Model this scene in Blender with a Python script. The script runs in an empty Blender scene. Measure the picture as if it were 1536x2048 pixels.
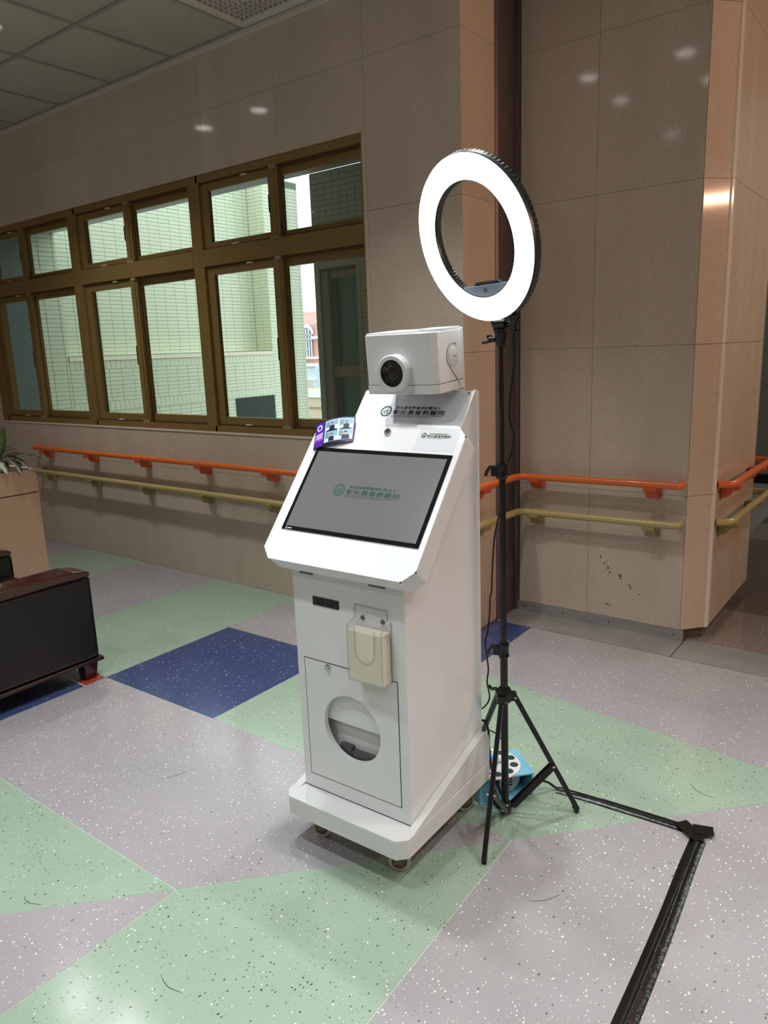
import bpy, math, random
from math import sin, cos, pi, radians as R
from mathutils import Vector, Matrix
random.seed(7)
C = bpy.context.scene.collection

# ------------------------------------------------------------------ camera, world, lights, exposure
cam = bpy.data.objects.new('camera', bpy.data.cameras.new('camera')); C.objects.link(cam)
bpy.context.scene.camera = cam
CR = (0.79756, 0.60214, -0.03688); CD = (0.10095, -0.19360, -0.97587); CF = (-0.59475, 0.77458, -0.21519)
def cam_basis():
    yaw, pitch, roll = -0.653804858, 0.21580965, -0.0369523795
    fw = Vector((sin(yaw)*cos(pitch), cos(yaw)*cos(pitch), -sin(pitch)))
    r = Vector((cos(yaw), -sin(yaw), 0)); u = r.cross(fw)
    return cos(roll)*r + sin(roll)*u, -sin(roll)*r + cos(roll)*u, fw
_r, _u, _f = cam_basis()
m = Matrix.Identity(4)
for i in range(3):
    m[i][0] = _r[i]; m[i][1] = _u[i]; m[i][2] = -_f[i]
m.translation = (0, 0, 1.6)
cam.matrix_world = m
cam.data.sensor_fit = 'HORIZONTAL'; cam.data.sensor_width = 36; cam.data.lens = 36*1476.1/1536
cam.data.clip_start = .05; cam.data.clip_end = 400

SKY = 2.7            # overcast sky brightness
LAMP_W = 8.6         # each ceiling downlight
LAMP_COL = (.94, .98, 1.0)
RING_E = 4.0
WARM_W = 55.0
w = bpy.data.worlds.new('world'); bpy.context.scene.world = w; w.use_nodes = True
bg = w.node_tree.nodes['Background']; bg.inputs[0].default_value = (.80, .90, 1.0, 1); bg.inputs[1].default_value = SKY
vs = bpy.context.scene.view_settings
vs.view_transform = 'Standard'; vs.look = 'None'; vs.exposure = 0.0; vs.gamma = 1; vs.use_curve_mapping = False

def area(name, loc, size, power, col, rot=(0, 0, 0), shape='DISK', size_y=None, spread=None):
    l = bpy.data.lights.new(name, 'AREA'); l.shape = shape; l.size = size
    if size_y: l.size_y = size_y
    l.energy = power; l.color = col
    if spread: l.spread = spread
    o = bpy.data.objects.new(name, l); C.objects.link(o); o.location = loc; o.rotation_euler = rot
    return o

# ------------------------------------------------------------------ materials
MC = {}
def lin(c):
    return tuple(((x/255)/12.92 if x/255 <= .04045 else ((x/255+.055)/1.055)**2.4) for x in c) + (1,)
def mat(name, col, rough=.5, metal=0., coat=0., emis=None, estr=0., spec=.5, noise=0., nscale=20., bump=0., bscale=100., alpha=None, stretch=None):
    if name in MC: return MC[name]
    mt = bpy.data.materials.new(name); mt.use_nodes = True; nt = mt.node_tree; b = nt.nodes['Principled BSDF']
    c = lin(col) if max(col) > 1.001 else tuple(col)+(1,)
    b.inputs['Base Color'].default_value = c; b.inputs['Roughness'].default_value = rough; b.inputs['Metallic'].default_value = metal
    b.inputs['Coat Weight'].default_value = coat; b.inputs['Specular IOR Level'].default_value = spec
    if emis:
        b.inputs['Emission Color'].default_value = tuple(emis)+(1,); b.inputs['Emission Strength'].default_value = estr
    if noise or bump:
        tc = nt.nodes.new('ShaderNodeTexCoord'); mp = nt.nodes.new('ShaderNodeMapping'); nt.links.new(tc.outputs['Object'], mp.inputs[0])
        if stretch: mp.inputs['Scale'].default_value = stretch
        if noise:
            n = nt.nodes.new('ShaderNodeTexNoise'); n.inputs['Scale'].default_value = nscale; n.inputs['Detail'].default_value = 4
            nt.links.new(mp.outputs[0], n.inputs[0])
            mr = nt.nodes.new('ShaderNodeMapRange'); mr.inputs[1].default_value = .3; mr.inputs[2].default_value = .7
            mr.inputs[3].default_value = 1-noise; mr.inputs[4].default_value = 1+noise
            nt.links.new(n.outputs[0], mr.inputs[0])
            mx = nt.nodes.new('ShaderNodeVectorMath'); mx.operation = 'SCALE'; mx.inputs[0].default_value = c[:3]
            nt.links.new(mr.outputs[0], mx.inputs['Scale']); nt.links.new(mx.outputs[0], b.inputs['Base Color'])
        if bump:
            n2 = nt.nodes.new('ShaderNodeTexNoise'); n2.inputs['Scale'].default_value = bscale; nt.links.new(mp.outputs[0], n2.inputs[0])
            bp = nt.nodes.new('ShaderNodeBump'); bp.inputs['Strength'].default_value = bump; bp.inputs['Distance'].default_value = .002
            nt.links.new(n2.outputs[0], bp.inputs['Height']); nt.links.new(bp.outputs[0], b.inputs['Normal'])
    MC[name] = mt; return mt

def stone(name, col, rough=.08, vert=True):
    mt = bpy.data.materials.new(name); mt.use_nodes = True; nt = mt.node_tree; L = nt.links; b = nt.nodes['Principled BSDF']
    b.inputs['Roughness'].default_value = rough; b.inputs['Specular IOR Level'].default_value = .32
    tc = nt.nodes.new('ShaderNodeTexCoord'); oi = nt.nodes.new('ShaderNodeObjectInfo')
    mp = nt.nodes.new('ShaderNodeMapping'); mp.inputs['Scale'].default_value = (1, 1, .22) if vert else (1, 1, 1)
    L.new(tc.outputs['Object'], mp.inputs[0])
    n1 = nt.nodes.new('ShaderNodeTexNoise'); n1.inputs['Scale'].default_value = 170; n1.inputs['Detail'].default_value = 3; L.new(mp.outputs[0], n1.inputs[0])
    n2 = nt.nodes.new('ShaderNodeTexNoise'); n2.inputs['Scale'].default_value = 5; n2.inputs['Detail'].default_value = 5; L.new(mp.outputs[0], n2.inputs[0])
    v = nt.nodes.new('ShaderNodeTexVoronoi'); v.inputs['Scale'].default_value = 9; L.new(tc.outputs['Object'], v.inputs[0])
    def mr(src, a, b_, c, d):
        q = nt.nodes.new('ShaderNodeMapRange'); q.inputs[1].default_value = a; q.inputs[2].default_value = b_; q.inputs[3].default_value = c; q.inputs[4].default_value = d
        L.new(src, q.inputs[0]); return q.outputs[0]
    def mul(a, b_):
        q = nt.nodes.new('ShaderNodeMath'); q.operation = 'MULTIPLY'; L.new(a, q.inputs[0]); L.new(b_, q.inputs[1]); return q.outputs[0]
    f = mul(mul(mr(n1.outputs[0], .3, .7, .90, 1.08), mr(n2.outputs[0], .3, .7, .93, 1.06)), mr(oi.outputs['Random'], 0, 1, .955, 1.045))
    f = mul(f, mr(v.outputs['Distance'], .0, .028, .55, 1))
    s = nt.nodes.new('ShaderNodeVectorMath'); s.operation = 'SCALE'; s.inputs[0].default_value = lin(col)[:3]; L.new(f, s.inputs['Scale'])
    L.new(s.outputs[0], b.inputs['Base Color']); return mt

def vinyl(name, col, light_amt, dark_amt):
    mt = bpy.data.materials.new(name); mt.use_nodes = True; nt = mt.node_tree; L = nt.links; b = nt.nodes['Principled BSDF']
    tc = nt.nodes.new('ShaderNodeTexCoord')
    nz = nt.nodes.new('ShaderNodeTexNoise'); nz.inputs['Scale'].default_value = 55; L.new(tc.outputs['Object'], nz.inputs[0])
    ad = nt.nodes.new('ShaderNodeMix'); ad.data_type = 'VECTOR'; ad.inputs[0].default_value = .012
    L.new(tc.outputs['Object'], ad.inputs[4]); L.new(nz.outputs['Color'], ad.inputs[5])
    n2 = nt.nodes.new('ShaderNodeTexNoise'); n2.inputs['Scale'].default_value = 2.2; n2.inputs['Detail'].default_value = 5; L.new(tc.outputs['Object'], n2.inputs[0])
    mr = nt.nodes.new('ShaderNodeMapRange'); mr.inputs[1].default_value = .3; mr.inputs[2].default_value = .7; mr.inputs[3].default_value = .93; mr.inputs[4].default_value = 1.06; L.new(n2.outputs[0], mr.inputs[0])
    s = nt.nodes.new('ShaderNodeVectorMath'); s.operation = 'SCALE'; s.inputs[0].default_value = lin(col)[:3]; L.new(mr.outputs[0], s.inputs['Scale'])
    cur = s.outputs[0]
    def specks(cur, scale, rad, keep, c):
        mp = nt.nodes.new('ShaderNodeMapping'); mp.inputs['Scale'].default_value = (1, .62, 1); mp.inputs['Rotation'].default_value = (0, 0, scale); L.new(ad.outputs[1], mp.inputs[0])
        v = nt.nodes.new('ShaderNodeTexVoronoi'); v.inputs['Scale'].default_value = scale; v.voronoi_dimensions = '2D'; L.new(mp.outputs[0], v.inputs[0])
        sp = nt.nodes.new('ShaderNodeSeparateColor'); L.new(v.outputs['Color'], sp.inputs[0])
        g = nt.nodes.new('ShaderNodeMath'); g.operation = 'LESS_THAN'; g.inputs[1].default_value = keep; L.new(sp.outputs[0], g.inputs[0])
        rr = nt.nodes.new('ShaderNodeMath'); rr.operation = 'MULTIPLY'; rr.inputs[1].default_value = rad; L.new(sp.outputs[1], rr.inputs[0])
        d = nt.nodes.new('ShaderNodeMath'); d.operation = 'LESS_THAN'; L.new(v.outputs['Distance'], d.inputs[0]); L.new(rr.outputs[0], d.inputs[1])
        m_ = nt.nodes.new('ShaderNodeMath'); m_.operation = 'MULTIPLY'; L.new(g.outputs[0], m_.inputs[0]); L.new(d.outputs[0], m_.inputs[1])
        mx = nt.nodes.new('ShaderNodeMix'); mx.data_type = 'RGBA'; L.new(m_.outputs[0], mx.inputs[0]); L.new(cur, mx.inputs[6]); mx.inputs[7].default_value = lin(c)
        return mx.outputs[2]
    cur = specks(cur, 98, .20, light_amt, (238, 236, 230))
    cur = specks(cur, 150, .19, light_amt*.5, (205, 203, 198))
    cur = specks(cur, 88, .20, dark_amt, (58, 72, 66))
    cur = specks(cur, 140, .19, dark_amt*.7, (92, 104, 92))
    L.new(cur, b.inputs['Base Color'])
    b.inputs['Roughness'].default_value = .17; b.inputs['Specular IOR Level'].default_value = .5
    n3 = nt.nodes.new('ShaderNodeTexNoise'); n3.inputs['Scale'].default_value = 14; n3.inputs['Detail'].default_value = 3; L.new(tc.outputs['Object'], n3.inputs[0])
    bp = nt.nodes.new('ShaderNodeBump'); bp.inputs['Strength'].default_value = .07; bp.inputs['Distance'].default_value = .002; L.new(n3.outputs[0], bp.inputs['Height']); L.new(bp.outputs[0], b.inputs['Normal'])
    return mt

def glass(name, tint, refl=.08, dust=0.):
    mt = bpy.data.materials.new(name); mt.use_nodes = True; nt = mt.node_tree; L = nt.links; nt.nodes.remove(nt.nodes['Principled BSDF'])
    out = nt.nodes['Material Output']; t = nt.nodes.new('ShaderNodeBsdfTransparent'); t.inputs[0].default_value = tuple(tint)+(1,)
    g = nt.nodes.new('ShaderNodeBsdfGlossy'); g.inputs['Roughness'].default_value = .02
    lw = nt.nodes.new('ShaderNodeLayerWeight'); lw.inputs[0].default_value = .5
    pw = nt.nodes.new('ShaderNodeMath'); pw.operation = 'POWER'; pw.inputs[1].default_value = 4; L.new(lw.outputs['Facing'], pw.inputs[0])
    ad = nt.nodes.new('ShaderNodeMath'); ad.operation = 'MULTIPLY_ADD'; ad.inputs[1].default_value = .6; ad.inputs[2].default_value = refl; ad.use_clamp = True; L.new(pw.outputs[0], ad.inputs[0])
    mx = nt.nodes.new('ShaderNodeMixShader'); L.new(ad.outputs[0], mx.inputs[0]); L.new(t.outputs[0], mx.inputs[1]); L.new(g.outputs[0], mx.inputs[2]); 
    if dust:
        tl_ = nt.nodes.new('ShaderNodeBsdfTranslucent'); tl_.inputs[0].default_value = (.85, .86, .78, 1)
        tc = nt.nodes.new('ShaderNodeTexCoord'); nz = nt.nodes.new('ShaderNodeTexNoise'); nz.inputs['Scale'].default_value = 11; nz.inputs['Detail'].default_value = 8; L.new(tc.outputs['Object'], nz.inputs[0])
        mr = nt.nodes.new('ShaderNodeMapRange'); mr.inputs[1].default_value = .35; mr.inputs[2].default_value = .65; mr.inputs[3].default_value = dust*.96; mr.inputs[4].default_value = dust*1.04; L.new(nz.outputs[0], mr.inputs[0])
        m2 = nt.nodes.new('ShaderNodeMixShader'); L.new(mr.outputs[0], m2.inputs[0]); L.new(mx.outputs[0], m2.inputs[1]); L.new(tl_.outputs[0], m2.inputs[2]); mx = m2
    L.new(mx.outputs[0], out.inputs[0])
    return mt

M_stone = stone('cream_stone', (200, 183, 165))
M_edge = stone('pale_edge_stone', (224, 214, 200))
M_vm = vinyl('vinyl_mauve', (150, 145, 146), .23, .04)
M_vg = vinyl('vinyl_green', (142, 160, 141), .07, .22)
M_vb = vinyl('vinyl_blue', (54, 66, 104), .10, .15)
M_vr = vinyl('vinyl_red', (150, 62, 48), .05, .05)
M_weld = mat('weld_line', (190, 198, 186), .4)
M_sub = mat('floor_base', (120, 118, 116), .6)
M_granite = mat('granite', (92, 80, 74), .10, noise=.55, nscale=90)
M_ceil = mat('ceiling_tile_paint', (178, 174, 158), .38, noise=.03, nscale=3)
M_grid = mat('grid_paint', (150, 146, 134), .4)
M_trimw = mat('trim_paint', (206, 200, 188), .45)
M_void = mat('dark_void', (16, 15, 14), .9)
M_bronze = mat('bronze_aluminium', (136, 110, 62), .42, metal=.2, noise=.06, nscale=12)
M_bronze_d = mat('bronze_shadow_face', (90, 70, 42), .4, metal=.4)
M_steel = mat('brushed_steel', (156, 152, 148), .40, metal=.45, noise=.12, nscale=6, bump=.15, bscale=40, stretch=(1, 1, 8))
M_steel2 = mat('dark_steel_cover', (120, 108, 108), .42, metal=.7, noise=.1, nscale=3)
M_glass = glass('window_glass', (.93, .98, .95), .02)
M_glass_d = glass('dusty_window_glass', (.93, .98, .95), .02, .26)
M_acryl = glass('clear_acrylic', (.975, .98, .975), .03)
M_pedge = mat('acrylic_edge', (170, 170, 164), .2)
M_white = mat('white_paint', (226, 226, 226), .33, coat=.15, noise=.02, nscale=6)
M_white2 = mat('white_paint_plinth', (214, 214, 212), .42, noise=.05, nscale=10)
M_seam = mat('dark_seam', (40, 38, 36), .8)
M_blackp = mat('black_plastic', (14, 14, 15), .28)
M_blackm = mat('black_metal', (12, 12, 13), .34)
M_blackg = mat('black_glass', (6, 6, 7), .05, coat=1.)
M_chrome = mat('chrome', (200, 200, 200), .15, metal=1.)
M_green_ink = mat('green_ink', (38, 98, 76), .5)
M_dkgreen_ink = mat('dark_green_ink', (48, 72, 64), .5)
M_paper = mat('paper', (215, 216, 222), .45)
M_orange = mat('orange_rail_vinyl', (220, 108, 44), .3, coat=.2)
M_orange_d = mat('orange_red_bracket', (200, 80, 36), .32)
M_olive = mat('olive_rail_vinyl', (178, 160, 104), .3, coat=.2)
M_olive_d = mat('olive_bracket', (150, 132, 82), .35)
M_leather = mat('black_leather', (10, 10, 12), .38, bump=.5, bscale=180)
M_wood_red = mat('red_mahogany', (56, 14, 11), .16, coat=.6, noise=.25, nscale=14, stretch=(8, 1, 8))
M_wood_lt = mat('light_wood_veneer', (208, 182, 156), .55, noise=.05, nscale=10, stretch=(2, 2, 14), bump=.1, bscale=60)
M_soil = mat('soil', (52, 38, 28), .9, noise=.4, nscale=60)
M_rubber = mat('caster_rubber', (188, 178, 164), .5, noise=.1, nscale=60)
M_caster = mat('caster_bracket', (120, 112, 104), .4, metal=.7)
M_tape = mat('black_cloth_tape', (13, 12, 10), .30, noise=.3, nscale=24, bump=.8, bscale=60)
M_cable = mat('black_cable', (10, 10, 10), .4)
M_bluebox = mat('light_blue_board', (116, 184, 208), .45)
M_whitepl = mat('white_plastic', (222, 218, 218), .35)
M_teal_d = mat('dark_teal_hole', (18, 54, 58), .6)
M_gtile = mat('pale_green_wall_tile', (204, 210, 178), .3)
M_gtile2 = mat('pale_green_tile_dull', (206, 212, 188), .35, noise=.08, nscale=12)
M_grout = mat('grey_green_grout', (100, 124, 100), .8)
M_ledge = mat('ledge_cap', (224, 216, 186), .6)
M_concrete = mat('soffit_concrete', (186, 188, 180), .7, noise=.08, nscale=4)
M_dkglass = mat('tinted_green_glass', (90, 150, 124), .08, coat=.5)
M_brick = mat('pink_brick', (222, 170, 154), .8, noise=.06, nscale=2)
M_white_st = mat('white_stone_trim', (238, 236, 230), .7)
M_beige_bld = mat('beige_stone', (212, 196, 160), .8, noise=.05, nscale=3)
M_wallpaint = mat('room_wall_paint', (178, 164, 148), .6)
M_greywall = mat('grey_green_paint', (110, 114, 104), .5)
M_card = mat('cream_cards', (226, 221, 200), .6)
M_grey_dev = mat('grey_device', (70, 72, 70), .4)
M_ring = mat('ring_diffuser', (255, 255, 255), .5, emis=(.95, 1.0, .98), estr=RING_E)
M_ringhouse = mat('ring_housing', (46, 54, 54), .35)
M_ringbr = mat('ring_grey_bracket', (112, 124, 140), .4)
M_lampem = mat('downlight_diffuser', (255, 250, 240), .5, emis=(1, .98, .95), estr=9)
M_warmem = mat('warm_tube', (255, 200, 140), .5, emis=(1, .58, .26), estr=14)
M_stain = mat('ochre_stain', (140, 98, 44), .5)
M_scuff = mat('dark_scuff', (82, 88, 84), .5)
def screen_mat():
    mt = mat('lit_grey_display', (60, 60, 60), .22, coat=.3, emis=(.135, .130, .130), estr=1.0); return mt
M_disp = screen_mat()

# ------------------------------------------------------------------ mesh helpers
class MB:
    def __init__(s): s.v = []; s.f = []
    def add(s, vs, fs, M=None):
        n = len(s.v); s.v += [tuple(M @ Vector(q)) if M else tuple(q) for q in vs]; s.f += [tuple(i+n for i in f) for f in fs]; return s
    def box(s, x0, x1, y0, y1, z0, z1, M=None):
        return s.add([(x, y, z) for z in (z0, z1) for x, y in ((x0, y0), (x1, y0), (x1, y1), (x0, y1))],
                     [(3, 2, 1, 0), (4, 5, 6, 7), (0, 1, 5, 4), (1, 2, 6, 5), (2, 3, 7, 6), (3, 0, 4, 7)], M)
    def prism(s, pts, z0, z1, M=None):   # pts ccw in xy
        n = len(pts); a = [(p[0], p[1], z0) for p in pts]+[(p[0], p[1], z1) for p in pts]
        return s.add(a, [tuple(range(n-1, -1, -1)), tuple(range(n, 2*n))]+[(i, (i+1) % n, n+(i+1) % n, n+i) for i in range(n)], M)
    def lathe(s, prof, n=32, M=None, closed=False, cap=True):    # prof (r,z), axis z
        a = []; k = len(prof)
        for j in range(n):
            t = 2*pi*j/n
            a += [(r*cos(t), r*sin(t), z) for r, z in prof]
        fs = []
        for j in range(n):
            j2 = (j+1) % n
            for i in range(k if closed else k-1):
                i2 = (i+1) % k; fs.append((j*k+i, j2*k+i, j2*k+i2, j*k+i2))
        if not closed and cap:
            fs.append(tuple(j*k for j in range(n-1, -1, -1))); fs.append(tuple(j*k+k-1 for j in range(n)))
        return s.add(a, fs, M)
    def cyl(s, p, q, r, n=16, r2=None):
        p = Vector(p); q = Vector(q); d = q-p; M = Matrix.Translation(p) @ d.to_track_quat('Z', 'Y').to_matrix().to_4x4()
        return s.lathe([(r, 0), (r if r2 is None else r2, d.length)], n, M)
    def tube(s, pts, r, n=12, flat=1.0):
        pts = [Vector(p) for p in pts]; k = len(pts); rings = []; up = None
        for i, p in enumerate(pts):
            t = (pts[min(i+1, k-1)]-pts[max(i-1, 0)]).normalized()
            if up is None: up = Vector((0, 0, 1)) if abs(t.z) < .9 else Vector((1, 0, 0))
            a = (up - t*up.dot(t)).normalized(); b = t.cross(a); up = a
            rings.append([p+a*r*flat*cos(2*pi*j/n)+b*r*sin(2*pi*j/n) for j in range(n)])
        vs = [q for rg in rings for q in rg]
        fs = [(i*n+j, i*n+(j+1) % n, (i+1)*n+(j+1) % n, (i+1)*n+j) for i in range(k-1) for j in range(n)]
        fs += [tuple(range(n-1, -1, -1)), tuple((k-1)*n+j for j in range(n))]
        return s.add(vs, fs)
    def bar(s, p, q, w, h, up=(0, 0, 1)):
        p = Vector(p); q = Vector(q); d = (q-p); L = d.length; t = d.normalized(); u = Vector(up); a = (u-t*u.dot(t)).normalized(); b = a.cross(t)
        M = Matrix((( t.x, b.x, a.x, p.x), (t.y, b.y, a.y, p.y), (t.z, b.z, a.z, p.z), (0, 0, 0, 1)))
        return s.box(0, L, -w/2, w/2, -h/2, h/2, M)
def fillet(pts, r, n=8):
    pts = [Vector(p) for p in pts]; out = [pts[0]]
    for i in range(1, len(pts)-1):
        a, b, c = pts[i-1], pts[i], pts[i+1]; d1 = (a-b).normalized(); d2 = (c-b).normalized(); rr = min(r, (a-b).length*.49, (c-b).length*.49)
        p, q = b+d1*rr, b+d2*rr
        for k in range(n+1):
            t = k/n; out.append(p*(1-t)**2+b*2*t*(1-t)+q*t*t)
    out.append(pts[-1]); return out
def smooth_path(pts, n=6):
    pts = [Vector(p) for p in pts]; out = []
    for i in range(len(pts)-1):
        p0, p1, p2, p3 = pts[max(i-1, 0)], pts[i], pts[i+1], pts[min(i+2, len(pts)-1)]
        for k in range(n):
            t = k/n; out.append(.5*((2*p1)+(-p0+p2)*t+(2*p0-5*p1+4*p2-p3)*t*t+(-p0+3*p1-3*p2+p3)*t**3))
    out.append(pts[-1]); return out

def obj(name, mb, mt, parent=None, smooth=False, bevel=0., seg=2, loc=None, M=None, mesh=None):
    if mesh is None:
        me = bpy.data.meshes.new(name); me.from_pydata(mb.v, [], mb.f); me.update()
        if isinstance(mt, (list, tuple)):
            for q in mt: me.materials.append(q)
        else: me.materials.append(mt)
        if smooth:
            for p in me.polygons: p.use_smooth = True
            try: me.set_sharp_from_angle(angle=R(35))
            except Exception: pass
    else: me = mesh
    o = bpy.data.objects.new(name, me); C.objects.link(o)
    if bevel:
        b = o.modifiers.new('bevel', 'BEVEL'); b.width = bevel; b.segments = seg; b.limit_method = 'ANGLE'; b.angle_limit = R(40)
    if parent: o.parent = parent
    if loc: o.location = loc
    if M is not None: o.matrix_local = M
    return o
def tag(o, label=None, cat=None, group=None, kind=None):
    if label: o['label'] = label
    if cat: o['category'] = cat
    if group: o['group'] = group
    if kind: o['kind'] = kind
    return o
def empty(name, loc=(0, 0, 0), rz=0.):
    o = bpy.data.objects.new(name, None); C.objects.link(o); o.location = loc; o.rotation_euler = (0, 0, rz); o.empty_display_size = .1; return o

def text_mb(s, x0, x1, y0, y1, M, bold=0., z=.0004, shear=0., res=2):
    cu = bpy.data.curves.new('t', 'FONT'); cu.body = s; cu.size = 1; cu.resolution_u = res; cu.shear = shear
    o = bpy.data.objects.new('t', cu); C.objects.link(o)
    dg = bpy.context.evaluated_depsgraph_get(); me = bpy.data.meshes.new_from_object(o.evaluated_get(dg))
    vs = [v.co.copy() for v in me.vertices]; fs = [tuple(p.vertices) for p in me.polygons]
    bpy.data.objects.remove(o); bpy.data.curves.remove(cu); bpy.data.meshes.remove(me)
    mb = MB()
    if not vs: return mb
    ax, bx = min(v.x for v in vs), max(v.x for v in vs); ay, by = min(v.y for v in vs), max(v.y for v in vs)
    sx = (x1-x0)/(bx-ax); sy = (y1-y0)/(by-ay)
    for ox, oy in ((0, 0),)+(((bold, 0), (-bold, 0), (0, bold), (0, -bold)) if bold else ()):
        mb.add([((v.x-ax+ox)*sx+x0, (v.y-ay+oy)*sy+y0, z) for v in vs], fs, M)
    return mb

def emblem_mb(cx, cy, r, M, z=.0005):
    mb = MB(); n = 28
    def ring(r0, r1):
        a = []
        for j in range(n): t = 2*pi*j/n; a += [(cx+r0*cos(t), cy+r0*sin(t), z), (cx+r1*cos(t), cy+r1*sin(t), z)]
        mb.add(a, [(2*j, 2*j+1, (2*j+3) % (2*n), (2*j+2) % (2*n)) for j in range(n)], M)
    ring(r*.74, r); ring(r*.66, r*.70)
    def disc(x, y, q, k=10, sx=1, rot=0):
        mb.add([(cx+r*(x+q*(sx*cos(2*pi*j/k)*cos(rot)-sin(2*pi*j/k)*sin(rot))), cy+r*(y+q*(sx*cos(2*pi*j/k)*sin(rot)+sin(2*pi*j/k)*cos(rot))), z) for j in range(k)], [tuple(range(k))], M)
    # a standing figure bending over a seated one
    disc(.16, .42, .11); disc(.18, .08, .17, sx=1.7, rot=1.5); disc(.30, -.30, .10, sx=2.2, rot=1.3); disc(.02, -.25, .08, sx=2.0, rot=2.2)
    disc(-.12, .12, .06, sx=2.8, rot=.9); disc(-.30, .10, .10); disc(-.33, -.16, .12, sx=1.9, rot=1.2); disc(-.12, -.42, .07, sx=3.2, rot=.15)
    return mb
def hospital_logo(parent, M, x0, w, yc, ink, h=.036, ring_ink=None):
    """emblem + four lines of lettering, on the plane z=0 of matrix M"""
    r = h/2; obj('emblem', emblem_mb(x0+r, yc, r, M), ring_ink or ink, parent)
    tx = x0+h*1.17; te = x0+w
    obj('lettering', text_mb('彰化基督教醫療財團法人', tx+.006, tx+(te-tx)*.90, yc+h*.20, yc+h*.46, M, .014), ink, parent)
    obj('lettering', text_mb('彰化基督教醫院', tx, te, yc-h*.27, yc+h*.13, M, .02), ink, parent)
    obj('lettering', text_mb('CHANGHUA CHRISTIAN MEDICAL FOUNDATION', tx-.001, te-.006, yc-h*.40, yc-h*.32, M, .02), ink, parent)
    obj('lettering', text_mb('CHANGHUA CHRISTIAN HOSPITAL', tx-.002, tx+(te-tx)*.70, yc-h*.53, yc-h*.45, M, .02), ink, parent)

# ================================================================== FLOOR
floor = obj('floor', MB().box(-9, 3.6, -5, 3.72, -.12, -.012), M_sub); tag(floor, 'vinyl floor in mauve, green and blue sheets', kind='structure')
G = .006
def sheet(pts, mt, parent=floor):
    # shrink polygon slightly so that welded joints read as thin recessed lines
    c = Vector((sum(p[0] for p in pts)/len(pts), sum(p[1] for p in pts)/len(pts)))
    n = len(pts); out = []
    for i in range(n):
        p0, p1, p2 = Vector(pts[i-1]), Vector(pts[i]), Vector(pts[(i+1) % n])
        d1 = (p1-p0).normalized(); d2 = (p2-p1).normalized(); n1 = Vector((-d1.y, d1.x)); n2 = Vector((-d2.y, d2.x))
        b = (n1+n2); b = b/max(.2, b.dot(n1)); out.append(p1+b*.0013)
    return obj('floor_sheet', MB().prism([tuple(q) for q in out], -.012, 0.), mt, parent)
obj('weld_lines', MB().box(-9, 3.6, -5, 3.70, -.012, -.0012), M_weld, floor)
D0 = lambda x: 1.155+1.062*(x+1.746)
xa, xb, xc, xd = -3.33, -2.508, -1.746, -1.005
S = sheet
S([(xa, 1.93), (xb, 1.945), (xb, 2.775), (xa, 2.76)], M_vb)
S([(-4.18, 1.93), (xa, 1.93), (xa, 3.383), (-4.18, 3.383)], M_vg)
S([(-5.05, 1.93), (-4.18, 1.93), (-4.18, 3.383), (-5.05, 3.383)], M_vm)
S([(-5.88, 1.93), (-5.05, 1.93), (-5.05, 3.383), (-5.88, 3.383)], M_vg)
S([(-9, 1.93), (-5.88, 1.93), (-5.88, 3.383), (-9, 3.383)], M_vm)
S([(xa, 2.76), (xb, 2.775), (xb, 3.383), (xa, 3.383)], M_vm)
S([(xb, 3.08), (-1.79, 3.08), (-1.79, 3.70), (-2.04, 3.70), (-2.04, 3.383), (xb, 3.383)], M_vb)
S([(-1.79, 3.02), (-.40, 2.85), (3.6, 2.4), (3.6, 3.70), (-1.79, 3.70)], M_vm)
S([(xb, 1.945), (xd, D0(xd)), (-.34, D0(-.34)), (1.2, D0(1.2)), (3.6, 2.4), (-.40, 2.85), (-1.79, 3.02), (-1.79, 3.08), (xb, 3.08)][:2]+[(.15, D0(.15)), (-.40, 2.85), (-1.79, 3.02), (-1.79, 3.08), (xb, 3.08)], M_vg)
S([(.15, D0(.15)), (3.6, 2.4-.9), (3.6, 2.4), (-.40, 2.85)], M_vm)
# mauve sheet in front of the blue square, down to the diagonal weld
S([(xa, 1.15), (xc, D0(xc)), (xd, D0(xd)), (xb, 1.945), (xa, 1.93)], M_vm)

S([(-4.2, .0), (xa, .0), (xa, 1.81), (-4.2, 1.81)], M_vb)
S([(xa-.10, 1.815), (xa, 1.815), (xa, 1.93), (xa-.10, 1.93)], M_vr)
S([(-4.2, 1.815), (xa-.10, 1.815), (xa-.10, 1.93), (-4.2, 1.93)], M_vg)
S([(-9, -5), (-4.2, -5), (-4.2, 1.93), (-9, 1.93)], M_vm)
S([(xa, D0(xa)), (xc, D0(xc)), (xa, 1.15)], M_vg)
S([(-4.2, -5), (xc, -5), (xc, D0(xc)), (xa, D0(xa)), (xa, 0), (-4.2, 0)], M_vm)
S([(xc, -5), (xd+.03, -5), (xd+.03, 1.1), (xd, D0(xd)), (xc, D0(xc))], M_vg)
S([(xd+.03, -5), (3.6, -5), (3.6, 1.5), (.15, D0(.15)), (xd, D0(xd)), (xd+.03, 1.1)], M_vm)
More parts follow.
